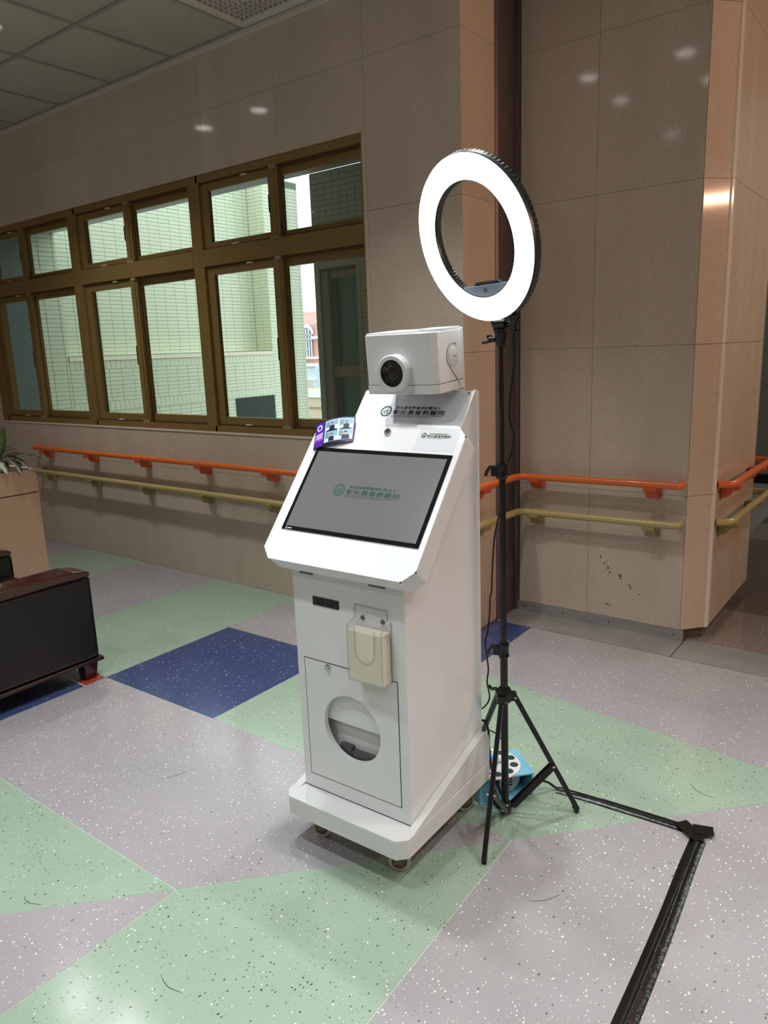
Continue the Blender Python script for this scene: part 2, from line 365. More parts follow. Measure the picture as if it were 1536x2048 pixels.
# scuff marks worn into the vinyl
for pts in (((-1.52, .93), (-1.47, .915), (-1.42, .925)), ((-2.30, 1.50), (-2.27, 1.55), (-2.25, 1.62)), ((-1.63, .55), (-1.61, .60), (-1.57, .62)), ((-.84, 1.72), (-.80, 1.75), (-.77, 1.80)),
            ((-.62, 2.60), (-.58, 2.56), (-.52, 2.55)), ((-1.12, .93), (-1.09, .98), (-1.08, 1.02)), ((-2.12, .87), (-2.08, .86), (-2.03, .88))):
    p3 = smooth_path([(a, b, .0) for a, b in pts], 4); q = MB()
    vs_ = []
    for i, p in enumerate(p3):
        t = (p3[min(i+1, len(p3)-1)]-p3[max(0, i-1)]).normalized(); nn = Vector((-t.y, t.x, 0)); wd = .0016*sin(pi*(i+.3)/(len(p3)))
        vs_ += [tuple(p+nn*wd+Vector((0, 0, .0005))), tuple(p-nn*wd+Vector((0, 0, .0005)))]
    q.add(vs_, [(2*i, 2*i+1, 2*i+3, 2*i+2) for i in range(len(p3)-1)])
    obj('scuff_mark', q, M_scuff, floor)

# corridor floor of dark polished granite slabs
cf = obj('floor_corridor', MB().box(-6, 3.6, 3.72, 10.5, -.12, -.012), M_sub); tag(cf, 'dark polished granite corridor floor', kind='structure')
M_gr2 = mat('granite_light', (120, 106, 98), .10, noise=.5, nscale=90)
k = 0
for i in range(0, 8):
    for j in range(0, 11):
        x0, y0 = -1.2+i*.6, 3.98+j*.6
        obj('granite_slab', MB().box(x0+.0012, x0+.5988, y0+.0012, y0+.5988, -.012, 0), M_gr2 if (i*3+j) % 4 == 0 else M_granite, cf)

# steel threshold plates and skirt
th = empty('trim_1', (-1.5, 3.8, 0)); tag(th, 'brushed steel threshold and skirting along the end wall', kind='structure')
def child(name, mb, mt, par, **k):
    o = obj(name, mb, mt, par, **k); o.matrix_parent_inverse = par.matrix_basis.inverted(); return o
child('threshold_plate', MB().box(-2.02, -1.012, 3.70, 3.935, -.01, .004), M_steel, th, bevel=.002)
child('threshold_plate', MB().box(-1.006, 3.6, 3.70, 3.975, -.01, .004), M_steel, th, bevel=.002)
child('skirting_plate', MB().prism([(-2.02, 3.937), (-2.02, 3.928), (-1.012, 3.928), (-1.012, 3.937)], .004, .062), M_steel, th)
for x in (-1.95, -1.70, -1.42, -1.06):
    child('screw', MB().cyl((x, 3.928, .036), (x, 3.9255, .036), .006, 12), M_steel2, th)

# ================================================================== WALLS
def panels(parent, axis, plane, spans, zs, depth, holes=(), mt=M_stone, out=-1, name='stone_panel', gap=.0016):
    """stone slabs on a wall plane; spans along the other axis; holes = (a0,a1,z0,z1)"""
    for (a0, a1) in spans:
        for (z0, z1) in zs:
            rects = [(a0, a1, z0, z1)]
            for (ha0, ha1, hz0, hz1) in holes:
                nr = []
                for (p0, p1, q0, q1) in rects:
                    if ha0 >= p1 or ha1 <= p0 or hz0 >= q1 or hz1 <= q0: nr.append((p0, p1, q0, q1)); continue
                    if q0 < hz0: nr.append((p0, p1, q0, hz0))
                    if q1 > hz1: nr.append((p0, p1, hz1, q1))
                    zz0, zz1 = max(q0, hz0), min(q1, hz1)
                    if p0 < ha0: nr.append((p0, ha0, zz0, zz1))
                    if p1 > ha1: nr.append((ha1, p1, zz0, zz1))
                rects = nr
            for (p0, p1, q0, q1) in rects:
                if p1-p0 < .01 or q1-q0 < .01: continue
                g0 = gap/2
                lo, hi = (plane, plane-out*depth) if out < 0 else (plane-depth, plane)
                if axis == 'y': mb = MB().box(p0+g0, p1-g0, lo, hi, q0+g0, q1-g0)
                else: mb = MB().box(lo, hi, p0+g0, p1-g0, q0+g0, q1-g0)
                obj(name, mb, mt, parent)
H = 3.44
WX0, WX1, WZ0, WZ1 = -7.05, -2.655, 1.088, 2.745
M_mortar = mat('stone_joint', (122, 106, 90), .8)
wb = MB()
for b_ in ((-9, WX0, 0, 3.7), (WX1, -2.045, 0, 3.7), (WX0, WX1, 0, WZ0), (WX0, WX1, WZ1, 3.7)):
    wb.box(b_[0], b_[1], 3.397, 3.56, b_[2], b_[3])
wall_back = obj('wall_back', wb, M_mortar); tag(wall_back, 'cream stone wall holding the long window', kind='structure')
xs = [-2.03, -2.625]+[-2.625-.655*i for i in range(1, 10)]+[-9.]
xs = sorted(x for x in xs if x >= -9)
spans = list(zip(xs[:-1], xs[1:]))
zj = [(0, .80), (.80, 1.572), (1.572, 2.344), (2.344, 3.098), (3.098, 3.46)]
zjt = zj[:-1]+[(3.098, 3.87), (3.87, 4.25)]
panels(wall_back, 'y', 3.383, spans, zj, .015, holes=((WX0, WX1, WZ0, WZ1),))
# return face of the wall, facing the corridor side
wr = obj('wall_return', MB().box(-2.30, -2.045, 3.56, 3.94, 0, 4.25), M_mortar); tag(wr, 'short stone return beside the steel joint cover', kind='structure')
panels(wr, 'x', -2.03, [(3.384, 3.72)], zjt, .013, out=1)
# end wall with chamfered corner
we = obj('wall_end', MB().prism([(-2.30, 3.955), (-1.03, 3.955), (-.94, 4.065), (-.94, 5.04), (-2.30, 5.04)], 0.062, 4.25), M_mortar)
tag(we, 'cream stone end wall with a chamfered corner at the corridor', kind='structure')
zj2 = [(.062, .80)]+zjt[1:]
panels(we, 'y', 3.94, [(-1.99, -1.558), (-1.558, -1.032)], zj2, .015)
for z0, z1 in zj2:
    obj('corner_panel', MB().prism([(-1.0305, 3.9405), (-1.027, 3.943), (-.937, 4.051), (-.949, 4.061), (-1.040, 3.955)], z0+.001, z1-.001), M_stone, we)
    obj('edge_strip', MB().prism([(-.936, 4.051), (-.928, 4.053), (-.921, 4.062), (-.921, 4.082), (-.945, 4.082), (-.950, 4.062)], z0+.001, z1-.001), M_edge, we)
    obj('stone_panel', MB().box(-.94, -.925, 4.078, 5.05, z0+.001, z1-.001), M_stone, we)
obj('stone_panel', MB().box(-2.3, -.925, 5.04, 5.055, .062, 4.25), M_stone, we)
obj('granite_foot', MB().prism([(-2.0, 3.965), (-1.035, 3.965), (-.95, 4.07), (-.95, 5.03), (-2.0, 5.03)], 0, .062), M_granite, we)
# flaked ochre patches on the lower stone
for (x, z, sx, sz) in ((-1.483, .412, .008, .010), (-1.459, .375, .006, .012), (-1.438, .353, .007, .016), (-1.426, .329, .010, .007), (-1.470, .372, .004, .004), (-1.368, .314, .012, .013), (-1.362, .298, .008, .006),
                       (-1.313, .268, .008, .012), (-1.305, .256, .008, .008), (-1.258, .225, .005, .007), (-1.44, .138, .012, .006), (-1.425, .134, .007, .005), (-1.09, .428, .004, .004), (-1.29, .19, .005, .004)):
    n = 9; ps = [(x+sx*cos(2*pi*j/n)*random.uniform(.5, 1.2), z+sz*sin(2*pi*j/n)*random.uniform(.5, 1.2)) for j in range(n)]
    obj('flaked_patch', MB().add([(p[0], 3.9393, p[1]) for p in ps], [tuple(range(n))]), M_stain, we)
# steel expansion-joint cover in the inner corner
jc = empty('trim_2', (-2.02, 3.9, 0)); tag(jc, 'dark steel expansion joint cover rising in the inner corner', kind='structure')
child('cover_plate', MB().prism([(-2.044, 3.722), (-2.028, 3.722), (-2.018, 3.735), (-2.018, 3.925), (-2.044, 3.94)], .004, 4.25), M_steel2, jc)
child('cover_plate', MB().prism([(-2.017, 3.925), (-1.993, 3.928), (-1.993, 3.94), (-2.03, 3.94)], .004, 4.25), M_steel2, jc)
for z in (.25, .9, 1.7, 2.5):
    child('screw', MB().cyl((-2.018, 3.90, z), (-2.015, 3.90, z), .006, 10), M_steel, jc)

# rest of the room and the corridor, so that light and reflections are those of a closed room
wf = obj('wall_front', MB().box(-9, 3.6, -5.15, -5, 0, 3.7), M_wallpaint); tag(wf, kind='structure')
wl_ = obj('wall_left', MB().box(-9.15, -9, -5.15, 3.5, 0, 3.7), M_wallpaint); tag(wl_, kind='structure')
wr_ = obj('wall_right', MB().box(3.6, 3.75, -5.15, 10.5, 0, 4.3), M_wallpaint); tag(wr_, kind='structure')
wc = obj('wall_corridor', MB().box(-6, 3.6, 9.0, 9.15, .0, 4.3), M_greywall); tag(wc, kind='structure')
wc2 = obj('baseboard_corridor', MB().box(-6, 3.6, 8.98, 9.0, .0, .10), M_blackp); tag(wc2, kind='structure')
wc3 = obj('wall_corridor_left', MB().box(-2.45, -2.30, 5.05, 9.0, .0, 4.3), M_greywall); tag(wc3, kind='structure')

# ================================================================== CEILING
T = .655; CX0 = -3.455; CY0 = 3.345
ceil = obj('ceiling', MB().box(-9.1, 3.7, -5.1, 3.56, 3.52, 3.6), M_void); tag(ceil, 'suspended ceiling of pale square lay-in tiles', kind='structure')
obj('corridor_soffit', MB().box(-2.44, 3.6, 3.56, 9.1, 4.25, 4.35).box(-2.03, 3.6, 3.56, 3.60, 3.44, 4.3), M_greywall, ceil)
N = 8; tv = []; tf = []
for j in range(N+1):
    for i in range(N+1):
        a, b_ = -1+2*i/N, -1+2*j/N; s_ = max(0, 1-abs(a)**3)*max(0, 1-abs(b_)**3)
        tv.append((a*(T/2-.013), b_*(T/2-.013), -.014*s_**.6))
tf = [(j*(N+1)+i, (j+1)*(N+1)+i, (j+1)*(N+1)+i+1, j*(N+1)+i+1) for j in range(N) for i in range(N)]
tm = bpy.data.meshes.new('ceiling_tile'); tm.from_pydata(tv, [], tf); tm.materials.append(M_ceil)
for p in tm.polygons: p.use_smooth = True
LAMPS = [(x, y) for x in (-7.70, -7.05, -5.09, -4.44) for y in (2.36, -.90, -2.22, -4.0) if not (x < -6 and y > 2)]+[(x, y) for x in (-2.26, -1.60, .36, 1.02) for y in (2.36, 1.705, .40, -.90, -2.22, -4.0)]
for i in range(-9, 11):
    for j in range(0, 13):
        cx, cy = CX0+T*(i+.5), CY0-T*(j+.5)
        if cx < -9 or cx > 3.6: continue
        if i == 0 and j == 0: continue
        obj('ceiling_tile', None, None, ceil, mesh=tm, loc=(cx, cy, H+.004))
gb = MB()
for i in range(-8, 11): gb.box(CX0+T*i-.012, CX0+T*i+.012, -5, CY0, H-.002, H+.03)
for j in range(0, 14): gb.box(-9, 3.6, CY0-T*j-.012, CY0-T*j+.012, H-.003, H+.03)
gr = obj('grid_rails', gb, M_grid, ceil)
obj('edge_tile', MB().box(-9, 3.6, CY0+.01, 3.383, H+.006, H+.02), M_ceil, ceil)
tr = obj('trim_3', MB().box(-9, -2.05, 3.352, 3.382, H-.022, H-.001), M_trimw); tag(tr, 'thin white angle trim between ceiling and window wall', kind='structure')
# egg-crate air grille in one ceiling bay
vent = empty('air_grille', (CX0+T/2, CY0-T/2, H)); tag(vent, 'square egg-crate air grille in the ceiling by the window wall', 'grille')
f = MB(); a = T/2-.012; b_ = .262
for q in ((-a, a, -a, -b_), (-a, a, b_, a), (-a, -b_, -b_, b_), (b_, a, -b_, b_)): f.box(q[0], q[1], q[2], q[3], -.006, .012)
obj('frame', f, M_trimw, vent, bevel=.003)
f = MB(); n = 14
for i in range(1, n):
    t = -b_+2*b_*i/n; f.box(t-.004, t+.004, -b_, b_, -.002, .028); f.box(-b_, b_, t-.004, t+.004, -.002, .028)
obj('crate_louvre', f, M_trimw, vent)
obj('duct', MB().box(-b_, b_, -b_, b_, .05, .06), M_void, vent)

def downlight(x, y, seen):
    d = empty('downlight', (x, y, H)); r = .062
    if seen: tag(d, 'lit round recessed downlight at the upper left picture edge', 'ceiling light')
    else: d.parent = ceil
    obj('trim_ring', MB().lathe([(r, -.010), (r+.016, -.014), (r+.022, -.008), (r+.022, .0), (r, 0)], 32, closed=True), M_trimw, d, smooth=True)
    obj('diffuser', MB().lathe([(.001, -.011), (r, -.011), (r, -.009), (.001, -.009)], 32, closed=True), M_lampem, d)
    l = area('downlight_beam', (0, 0, -.016), .12, LAMP_W*((1. if x < -4 else .85) if y > 1 else .95), LAMP_COL, spread=R(84 if y > 1 and x > -4 else 106)); l.parent = d
for x, y in LAMPS: downlight(x, y, abs(x+4.44) < .1 and y > 2)
# warm light tube in the corridor, outside the frame to the right
wt = empty('corridor_light', (2.9, 4.0, 2.86)); tag(wt, 'warm linear light in the corridor to the right', 'light')
obj('tube', MB().cyl((-.0, -.9, 0), (.0, .9, 0), .022, 16), M_warmem, wt)
obj('housing', MB().box(.03, .10, -.95, .95, -.05, .34), M_trimw, wt)
l = area('corridor_glow', (-.06, 0, 0), 1.8, WARM_W, (1, .58, .38), rot=(0, R(105), 0), shape='RECTANGLE', size_y=.3); l.parent = wt
l.rotation_euler = (0, R(80), 0); l.data.shape = 'RECTANGLE'; l.data.size = .05; l.data.size_y = 1.8

cl_ = empty('corridor_fill_lamp', (.9, 7.4, 4.2)); tag(cl_, 'unseen square lamp added to brighten the far corridor', 'light')  # unseen lamp, added to lift the near-black corridor wall
obj('fill_panel', MB().box(-.3, .3, -.3, .3, .0, .03), mat('fill_glow', (255, 255, 255), .5, emis=(.95, 1, .96), estr=4), cl_)
l = area('corridor_fill_beam', (0, 0, -.02), .6, 60.0, (.92, 1, .94), shape='SQUARE'); l.parent = cl_

# ================================================================== WINDOWS
def window(idx, x0, x1, xm, left_edge, first):
    e = empty('window_%d' % idx, (x0, 3.4, WZ0)); tag(e, ['leftmost', 'middle', 'right-hand'][idx-1]+' four-light bronze sliding window section', kind='structure')
    Y0, Y1 = 3.392, 3.475
    f = MB()
    f.box(left_edge, x0+.022, Y0, Y1+.03, WZ0, WZ1)                      # mullion / jamb
    f.box(x0, x1, Y0, Y1, WZ0, 1.13); f.box(x0, x1, Y0, Y1, 2.700, WZ1)
    child('frame', f, M_bronze, e, bevel=.002)
    child('transom', MB().box(x0, x1, Y0-.002, Y1, 2.182, 2.288), M_bronze, e, bevel=.003)
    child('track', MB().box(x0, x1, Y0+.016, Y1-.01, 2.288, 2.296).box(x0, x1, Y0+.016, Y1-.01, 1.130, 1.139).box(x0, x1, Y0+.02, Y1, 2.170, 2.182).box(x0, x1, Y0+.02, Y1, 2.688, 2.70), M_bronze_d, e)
    for (z0, z1, bt, tp) in ((1.139, 2.172, .052, .048), (2.294, 2.690, .036, .046)):
        for side in (0, 1):
            if side == 0: a0, a1, yy = x0+.024, xm+.042, 3.412; ls, rs = .070, .080
            else: a0, a1, yy = xm-.030, x1-.002, 3.446; ls, rs = .075, .022
            s = MB(); y1 = yy+.026
            s.box(a0, a0+ls, yy, y1, z0, z1); s.box(a1-rs, a1, yy, y1, z0, z1); s.box(a0+ls, a1-rs, yy, y1, z0, z0+bt); s.box(a0+ls, a1-rs, yy, y1, z1-tp, z1)
            sa = child('sash', s, M_bronze, e, bevel=.0015)
            g = obj('glass_pane', MB().add([(a0+ls-.003, yy+.013, z0+bt-.003), (a1-rs+.003, yy+.013, z0+bt-.003), (a1-rs+.003, yy+.013, z1-tp+.003), (a0+ls-.003, yy+.013, z1-tp+.003)], [(0, 1, 2, 3)]), M_glass_d if idx == 3 and side == 1 else M_glass, sa)
        # meeting-stile cover with pale plastic end caps, and pale clips in the rails
        child('meeting_stile', MB().prism([(xm-.018, 3.412), (xm-.018, 3.398), (xm+.030, 3.398), (xm+.030, 3.405), (xm+.042, 3.412)][::-1], z0, z1), M_bronze, e)
        child('stile_cap', MB().box(xm-.028, xm+.046, 3.394, 3.412, z0-.010, z0+.008).box(xm-.006, xm+.046, 3.394, 3.440, z1-.008, z1+.012), mat('cap_plastic', (150, 132, 100), .5), e)
        child('rail_clip', MB().box(x0+.30, x0+.36, 3.398, 3.411, z0+.001, z0+.007).box(x0+.42, x0+.47, 3.398, 3.411, z1-.004, z1+.002), M_card, e)
    child('latch', MB().box(xm-.030, xm-.016, 3.397, 3.412, 1.56, 1.70).box(xm-.030, xm-.016, 3.397, 3.412, 2.44, 2.54), M_blackp, e, bevel=.003)
window(1, -6.95, -5.60, -6.345, WX0, True)
window(2, -5.505, -4.130, -4.850, -5.60, False)
window(3, -4.048, -2.672, -3.368, -4.130, False)
ej = obj('trim_4', MB().box(-2.672, WX1, 3.392, 3.50, WZ0, WZ1), M_bronze); tag(ej, 'bronze jamb closing the window on its right', kind='structure')
cs = obj('trim_5', MB().box(WX0, WX1, 3.377, 3.45, WZ0-.011, WZ0-.0005), mat('lit_sill_edge', (226, 212, 194), .3)); tag(cs, 'stone sill edge painted pale as if lit, below the windows', kind='structure')  # light on the sill's top edge is painted in as paler stone
obj('sill_joint', MB().box(WX0, WX1, 3.45, 3.56, WZ0-.02, WZ0-.001), M_concrete, cs)

# ================================================================== HANDRAILS
def handrail(z, mt, md, label, group, dz=.0):
    h = empty('handrail', (-6.4, 3.30, z)); tag(h, label, 'handrail', group)
    p = fillet([(-6.40, 3.375, z+.012), (-6.42, 3.30, z+.010), (-6.0, 3.30, z+.008), (-1.955, 3.30, z-.004), (-1.955, 3.865, z-.012), (-1.10, 3.865, z-.002), (-1.055, 3.865, z-.002), (-1.055, 3.935, z-.002)], .055, 8)
    child('rail', MB().tube(p, .0195, 20), mt, h, smooth=True)
    def bracket(cx, cy, dx, dy, zz):
        # (dx,dy) unit vector towards the wall
        m_ = Matrix.Translation((cx, cy, zz)) @ Matrix(((dy, dx, 0, 0), (-dx, dy, 0, 0), (0, 0, 1, 0), (0, 0, 0, 1)))
        Pm = m_ @ Matrix(((0, 0, 1, 0), (1, 0, 0, 0), (0, 1, 0, 0), (0, 0, 0, 1)))
        q = MB().prism([(-.022, -.010), (-.022, -.036), (.018, -.046), (.034, -.078), (.079, -.086), (.079, -.014), (.040, -.006), (.0, -.006)], -.034, .034, Pm)
        child('bracket', q, md, h, bevel=.004)
    for x in (-6.24, -5.55, -4.85, -4.15, -3.475, -2.78, -2.10): bracket(x, 3.30, 0, 1, z+.004)
    bracket(-1.955, 3.46, -1, 0, z-.006)
    for x in (-1.862, -1.195): bracket(x, 3.865, 0, 1, z-.004)
handrail(.865, M_orange, M_orange_d, 'upper orange handrail running along the stone walls behind the kiosk', None)
handrail(.655, M_olive, M_olive_d, 'lower olive-yellow handrail running under the long orange one', None)
def handrail2(z, mt, md, label):
    h = empty('handrail', (-.85, 4.2, z)); tag(h, label, 'handrail')
    p = fillet([(-.922, 4.10, z), (-.850, 4.14, z), (-.850, 4.30, z), (-.850, 5.14, z-.01), (-1.05, 5.14, z-.01)], .06, 8)
    child('rail', MB().tube(p, .0195, 20), mt, h, smooth=True)
    for y in (4.20, 4.86):
        Pm = Matrix.Translation((-.85, y, z)) @ Matrix(((-1, 0, 0, 0), (0, 0, 1, 0), (0, 1, 0, 0), (0, 0, 0, 1)))
        child('bracket', MB().prism([(-.022, -.010), (-.022, -.036), (.018, -.046), (.034, -.078), (.072, -.086), (.072, -.014), (.0, -.006)], -.034, .034, Pm), md, h, bevel=.004)
handrail2(.845, M_orange, M_orange_d, 'short orange handrail on the corridor side of the chamfered corner')
handrail2(.640, M_olive, M_olive_d, 'short olive-yellow handrail on the corridor side of the chamfered corner')

# ================================================================== KIOSK
TH = .0188; KO = (-1.17130, 1.60839, 0)
K = empty('kiosk', KO, TH); tag(K, 'white metal self-service kiosk with slanted touch screen and camera head on casters', 'kiosk')
KM = Matrix.Translation(KO) @ Matrix.Rotation(TH, 4, 'Z')
W = .429; D = .444; ZB = .181
BV, BZ, BS = -.068, .983, .8774
TB = .0705
# body shell: two side panels, back, slope and front with the door opening left free
prof = [(0, ZB), (D, ZB), (D, 1.4655), (.424, 1.4655), (0, .954)]
def sideprism(p, u0, u1):
    Pm = Matrix(((0, 0, 1, 0), (1, 0, 0, 0), (0, 1, 0, 0), (0, 0, 0, 1))); return MB().prism(p, u0, u1, Pm)
th_ = .004
b = sideprism(prof, -th_, 0); q = sideprism(prof, -W, -W+th_); b.add(q.v, q.f)
b.box(-W+th_, -th_, D-th_, D, ZB, 1.4655)
b.box(-W+th_, -th_, .424, D-th_, 1.4615, 1.4655)
b.box(-W+th_, -th_, th_, D-th_, ZB, ZB+.004)
sl = [(0, .954), (.424, 1.4655), (.424, 1.4600), (.004, .949)]
q = sideprism(sl[::-1], -W+th_, -th_); b.add(q.v, q.f)
du0, du1, dz0, dz1 = -.400, -.033, .232, .646
b.box(-W+th_, du0, 0, th_, ZB, .954); b.box(du1, -th_, 0, th_, ZB, .954); b.box(du0, du1, 0, th_, ZB, dz0); b.box(du0, du1, 0, th_, dz1, .954)
body = obj('cabinet_body', b, M_white, K)
# thin raised rims at both edges of the upper slope
q = sideprism([(.33, 1.354), (.424, 1.4662), (.424, 1.4700), (.328, 1.3560)][::-1], -.004, .0005)
obj('edge_rim', q, M_card, body); 
obj('seam', sideprism([(.405, ZB+.12), (.4065, ZB+.12), (.4065, 1.40), (.405, 1.40)], .0, .0006), M_paper, body)
# interior: back board, tray, dark device
obj('inner_back', MB().box(-W+.006, -.006, .046, .050, ZB+.006, .66), M_white2, body)
obj('inner_shelf', MB().box(-W+.008, -.008, .022, .026, .448, .66).box(-W+.008, -.008, .022, .030, .440, .449), M_white, body)
obj('inner_floor', MB().box(-W+.008, -.008, .018, .046, .318, .322), mat('shelf_grey', (176, 178, 170), .5), body)
obj('dark_device', MB().box(-.290, -.240, .022, .042, .3225, .362).box(-.238, -.10, .020, .040, .3225, .352), M_grey_dev, body, bevel=.004)
# door with a round opening
n = 48; cx, cz, rr = -.216, .441, .1115; A = []
U0, U1, Z0, Z1 = du0+.002, du1-.002, dz0+.002, dz1-.002
def sq(t):
    c_, s_ = cos(t), sin(t); k_ = 1e9
    if c_ > 1e-9: k_ = min(k_, (U1-cx)/c_)
    if c_ < -1e-9: k_ = min(k_, (U0-cx)/c_)
    if s_ > 1e-9: k_ = min(k_, (Z1-cz)/s_)
    if s_ < -1e-9: k_ = min(k_, (Z0-cz)/s_)
    return (cx+c_*k_, cz+s_*k_)
angs = sorted([2*pi*j/n for j in range(n)]+[math.atan2(z-cz, x-cx) % (2*pi) for x in (U0, U1) for z in (Z0, Z1)])
n = len(angs); vs_ = []
for t in angs:
    o2 = sq(t); i2 = (cx+rr*cos(t), cz+rr*sin(t))
    vs_ += [(i2[0], -.001, i2[1]), (o2[0], -.001, o2[1]), (i2[0], .016, i2[1]), (o2[0], .016, o2[1])]
fs_ = []
for j in range(n):
    a_, c_ = 4*j, 4*((j+1) % n)
    fs_ += [(a_, a_+1, c_+1, c_), (a_+2, c_+2, c_+3, a_+3), (a_, c_, c_+2, a_+2), (a_+1, a_+3, c_+3, c_+1)]
door = obj('door', MB().add(vs_, fs_), M_white, K)
obj('seam', MB().box(du0-.0006, du0+.0022, -.0006, .003, dz0, dz1).box(du1-.0022, du1+.0006, -.0006, .003, dz0, dz1).box(du0, du1, -.0006, .003, dz0-.0006, dz0+.0022).box(du0, du1, -.0006, .003, dz1-.0022, dz1+.0006), M_seam, K)
obj('base_seam', MB().box(-W-.0006, .0006, -.0007, D, ZB, ZB+.0022), M_seam, K)
MF = Matrix(((1, 0, 0, 0), (0, 0, -1, 0), (0, 1, 0, 0), (0, 0, 0, 1)))      # local z -> -v (out of the front)
def onf(u, z, v=0): return Matrix.Translation((u, v, z)) @ MF
obj('door_lock', MB().lathe([(0.001, .009), (.007, .009), (.008, .007), (.0085, .004), (.0115, .003), (.012, 0), (.001, 0)], 24, onf(-.300, .630, -.001), closed=True), M_chrome, door, smooth=True)
# port plate
pp = obj('port_plate', MB().box(-.348, -.243, -.0025, 0, .832, .860), M_blackp, K, bevel=.001)
for u in (-.320, -.272):
    obj('socket', MB().lathe([(.0075, 0), (.009, 0), (.009, .002), (.0075, .002)], 20, onf(u, .846, -.0025), closed=True), M_blackg, pp, smooth=True)
# hinges under the screen housing
for u0_, u1_ in ((-.385, -.335), (-.115, -.060)):
    obj('hinge', MB().box(u0_, u1_, -.012, -.002, .934, .941).cyl((u0_, -.012, .936), (u1_, -.012, .936), .004, 10), M_caster, K)
# acrylic brochure holder
hd = empty('brochure_holder', (-.12, 0, .64)); hd.parent = K
def kc(name, mb, mt, **k):
    o = obj(name, mb, mt, hd, **k); o.matrix_parent_inverse = Matrix.Translation((.12, 0, -.64)); return o
def plate(x0, x1, y, z0, z1): return [(x0, y, z0), (x1, y, z0), (x1, y, z1), (x0, y, z1)]
q = MB().add(plate(-.182, -.062, -.002, .64, .862), [(0, 1, 2, 3)])
q.add([(-.176, -.002, .642), (-.176, -.050, .642), (-.176, -.050, .812), (-.176, -.002, .830)], [(0, 1, 2, 3)])
q.add([(-.050, -.002, .642), (-.050, -.050, .642), (-.050, -.050, .812), (-.050, -.002, .830)], [(0, 1, 2, 3)])
q.add([(-.176, -.002, .642), (-.050, -.002, .642), (-.050, -.050, .642), (-.176, -.050, .642)], [(0, 1, 2, 3)])
fr_ = [(-.176, .642), (-.050, .642), (-.050, .812), (-.075, .812)]+[(-.078-.035+.035*cos(t), .742+.035*sin(t)) for t in [0-pi*j/10 for j in range(11)]]+[(-.148, .806), (-.151, .812), (-.176, .812)]
q.add([(x, -.050, z) for x, z in fr_], [tuple(range(len(fr_)))])
kc('clear_bin', q, M_acryl)
e_ = MB()
for a_, c_ in (((-.176, -.050, .642), (-.176, -.050, .812)), ((-.050, -.050, .642), (-.050, -.050, .812)), ((-.176, -.050, .642), (-.050, -.050, .642)), ((-.050, -.002, .642), (-.050, -.050, .642)),
               ((-.050, -.002, .642), (-.050, -.002, .830)), ((-.050, -.050, .812), (-.050, -.002, .830)), ((-.176, -.050, .812), (-.176, -.002, .830)), ((-.182, -.002, .862), (-.062, -.002, .862)), ((-.182, -.002, .83), (-.182, -.002, .862)), ((-.062, -.002, .83), (-.062, -.002, .862))):
    e_.bar(a_, c_, .0014, .0014, up=(0, .3, 1) if abs(a_[2]-c_[2]) < .01 else (0, 1, 0))
e_.tube([(x, -.0505, z) for x, z in fr_[3:-1]], .0008, 6)
kc('acrylic_edges', e_, M_pedge)
for u in (-.152, -.078): kc('screw', MB().lathe([(.001, .004), (.006, .003), (.0075, 0), (.001, 0)], 16, onf(u, .826, -.0025), closed=True), M_caster)
# plinth
pl_ = [(-.459+.03, -.085), (.028-.03, -.085), (.028, -.055), (.028, .45), (-.459, .45), (-.459, -.055)]
obj('plinth', MB().prism(pl_, .121, .1805), M_white2, K, bevel=.003)
obj('plinth_lip', MB().prism([(x*1.004-.0, y*1.004) for x, y in pl_], .117, .123), M_white2, K)
fp = [(-.030, .1805), (.452, .1805), (.452, .262), (.446, .285), (.430, .301), (.410, .307), (.385, .302)]
for u0_, u1_ in ((.0008, .0275), (-.4585, -.4298)):
    fd = sideprism(fp, u0_, u1_); obj('side_fairing', fd, M_white2, K, bevel=.003)
# casters
for i_, (u, v, hidden) in enumerate(((-.058, .012, 0), (-.372, .008, 0), (-.042, .392, 0), (-.372, .392, 1))):
    cst = empty('caster', (u, v, 0)); cst.parent = K; cst.rotation_euler = (0, 0, (.5, .25, 1.0, .2)[i_])
    obj('wheel', MB().lathe([(.012, -.013), (.031, -.013), (.035, -.009), (.035, .009), (.031, .013), (.012, .013)], 28, Matrix.Translation((0, 0, .035)) @ Matrix.Rotation(pi/2, 4, 'X'), closed=True), M_rubber, cst, smooth=True)
    obj('hub', MB().cyl((0, -.014, .035), (0, .014, .035), .0118, 16), M_caster, cst)
    obj('wheel_disc', MB().cyl((0, -.0135, .035), (0, .0135, .035), .024, 24), mat('caster_brown', (104, 78, 58), .6), cst)
    obj('fork', MB().prism([(-.014, .028), (.014, .028), (.030, .085), (-.018, .085)], .0165, .019, Matrix(((1, 0, 0, 0), (0, 0, 1, 0), (0, 1, 0, 0), (0, 0, 0, 1)))).prism([(-.014, .028), (.014, .028), (.030, .085), (-.018, .085)], -.019, -.0165, Matrix(((1, 0, 0, 0), (0, 0, 1, 0), (0, 1, 0, 0), (0, 0, 0, 1)))).box(-.025, .035, -.022, .022, .085, .090).lathe([(.02, .09), (.02, .117)], 20), M_caster, cst)

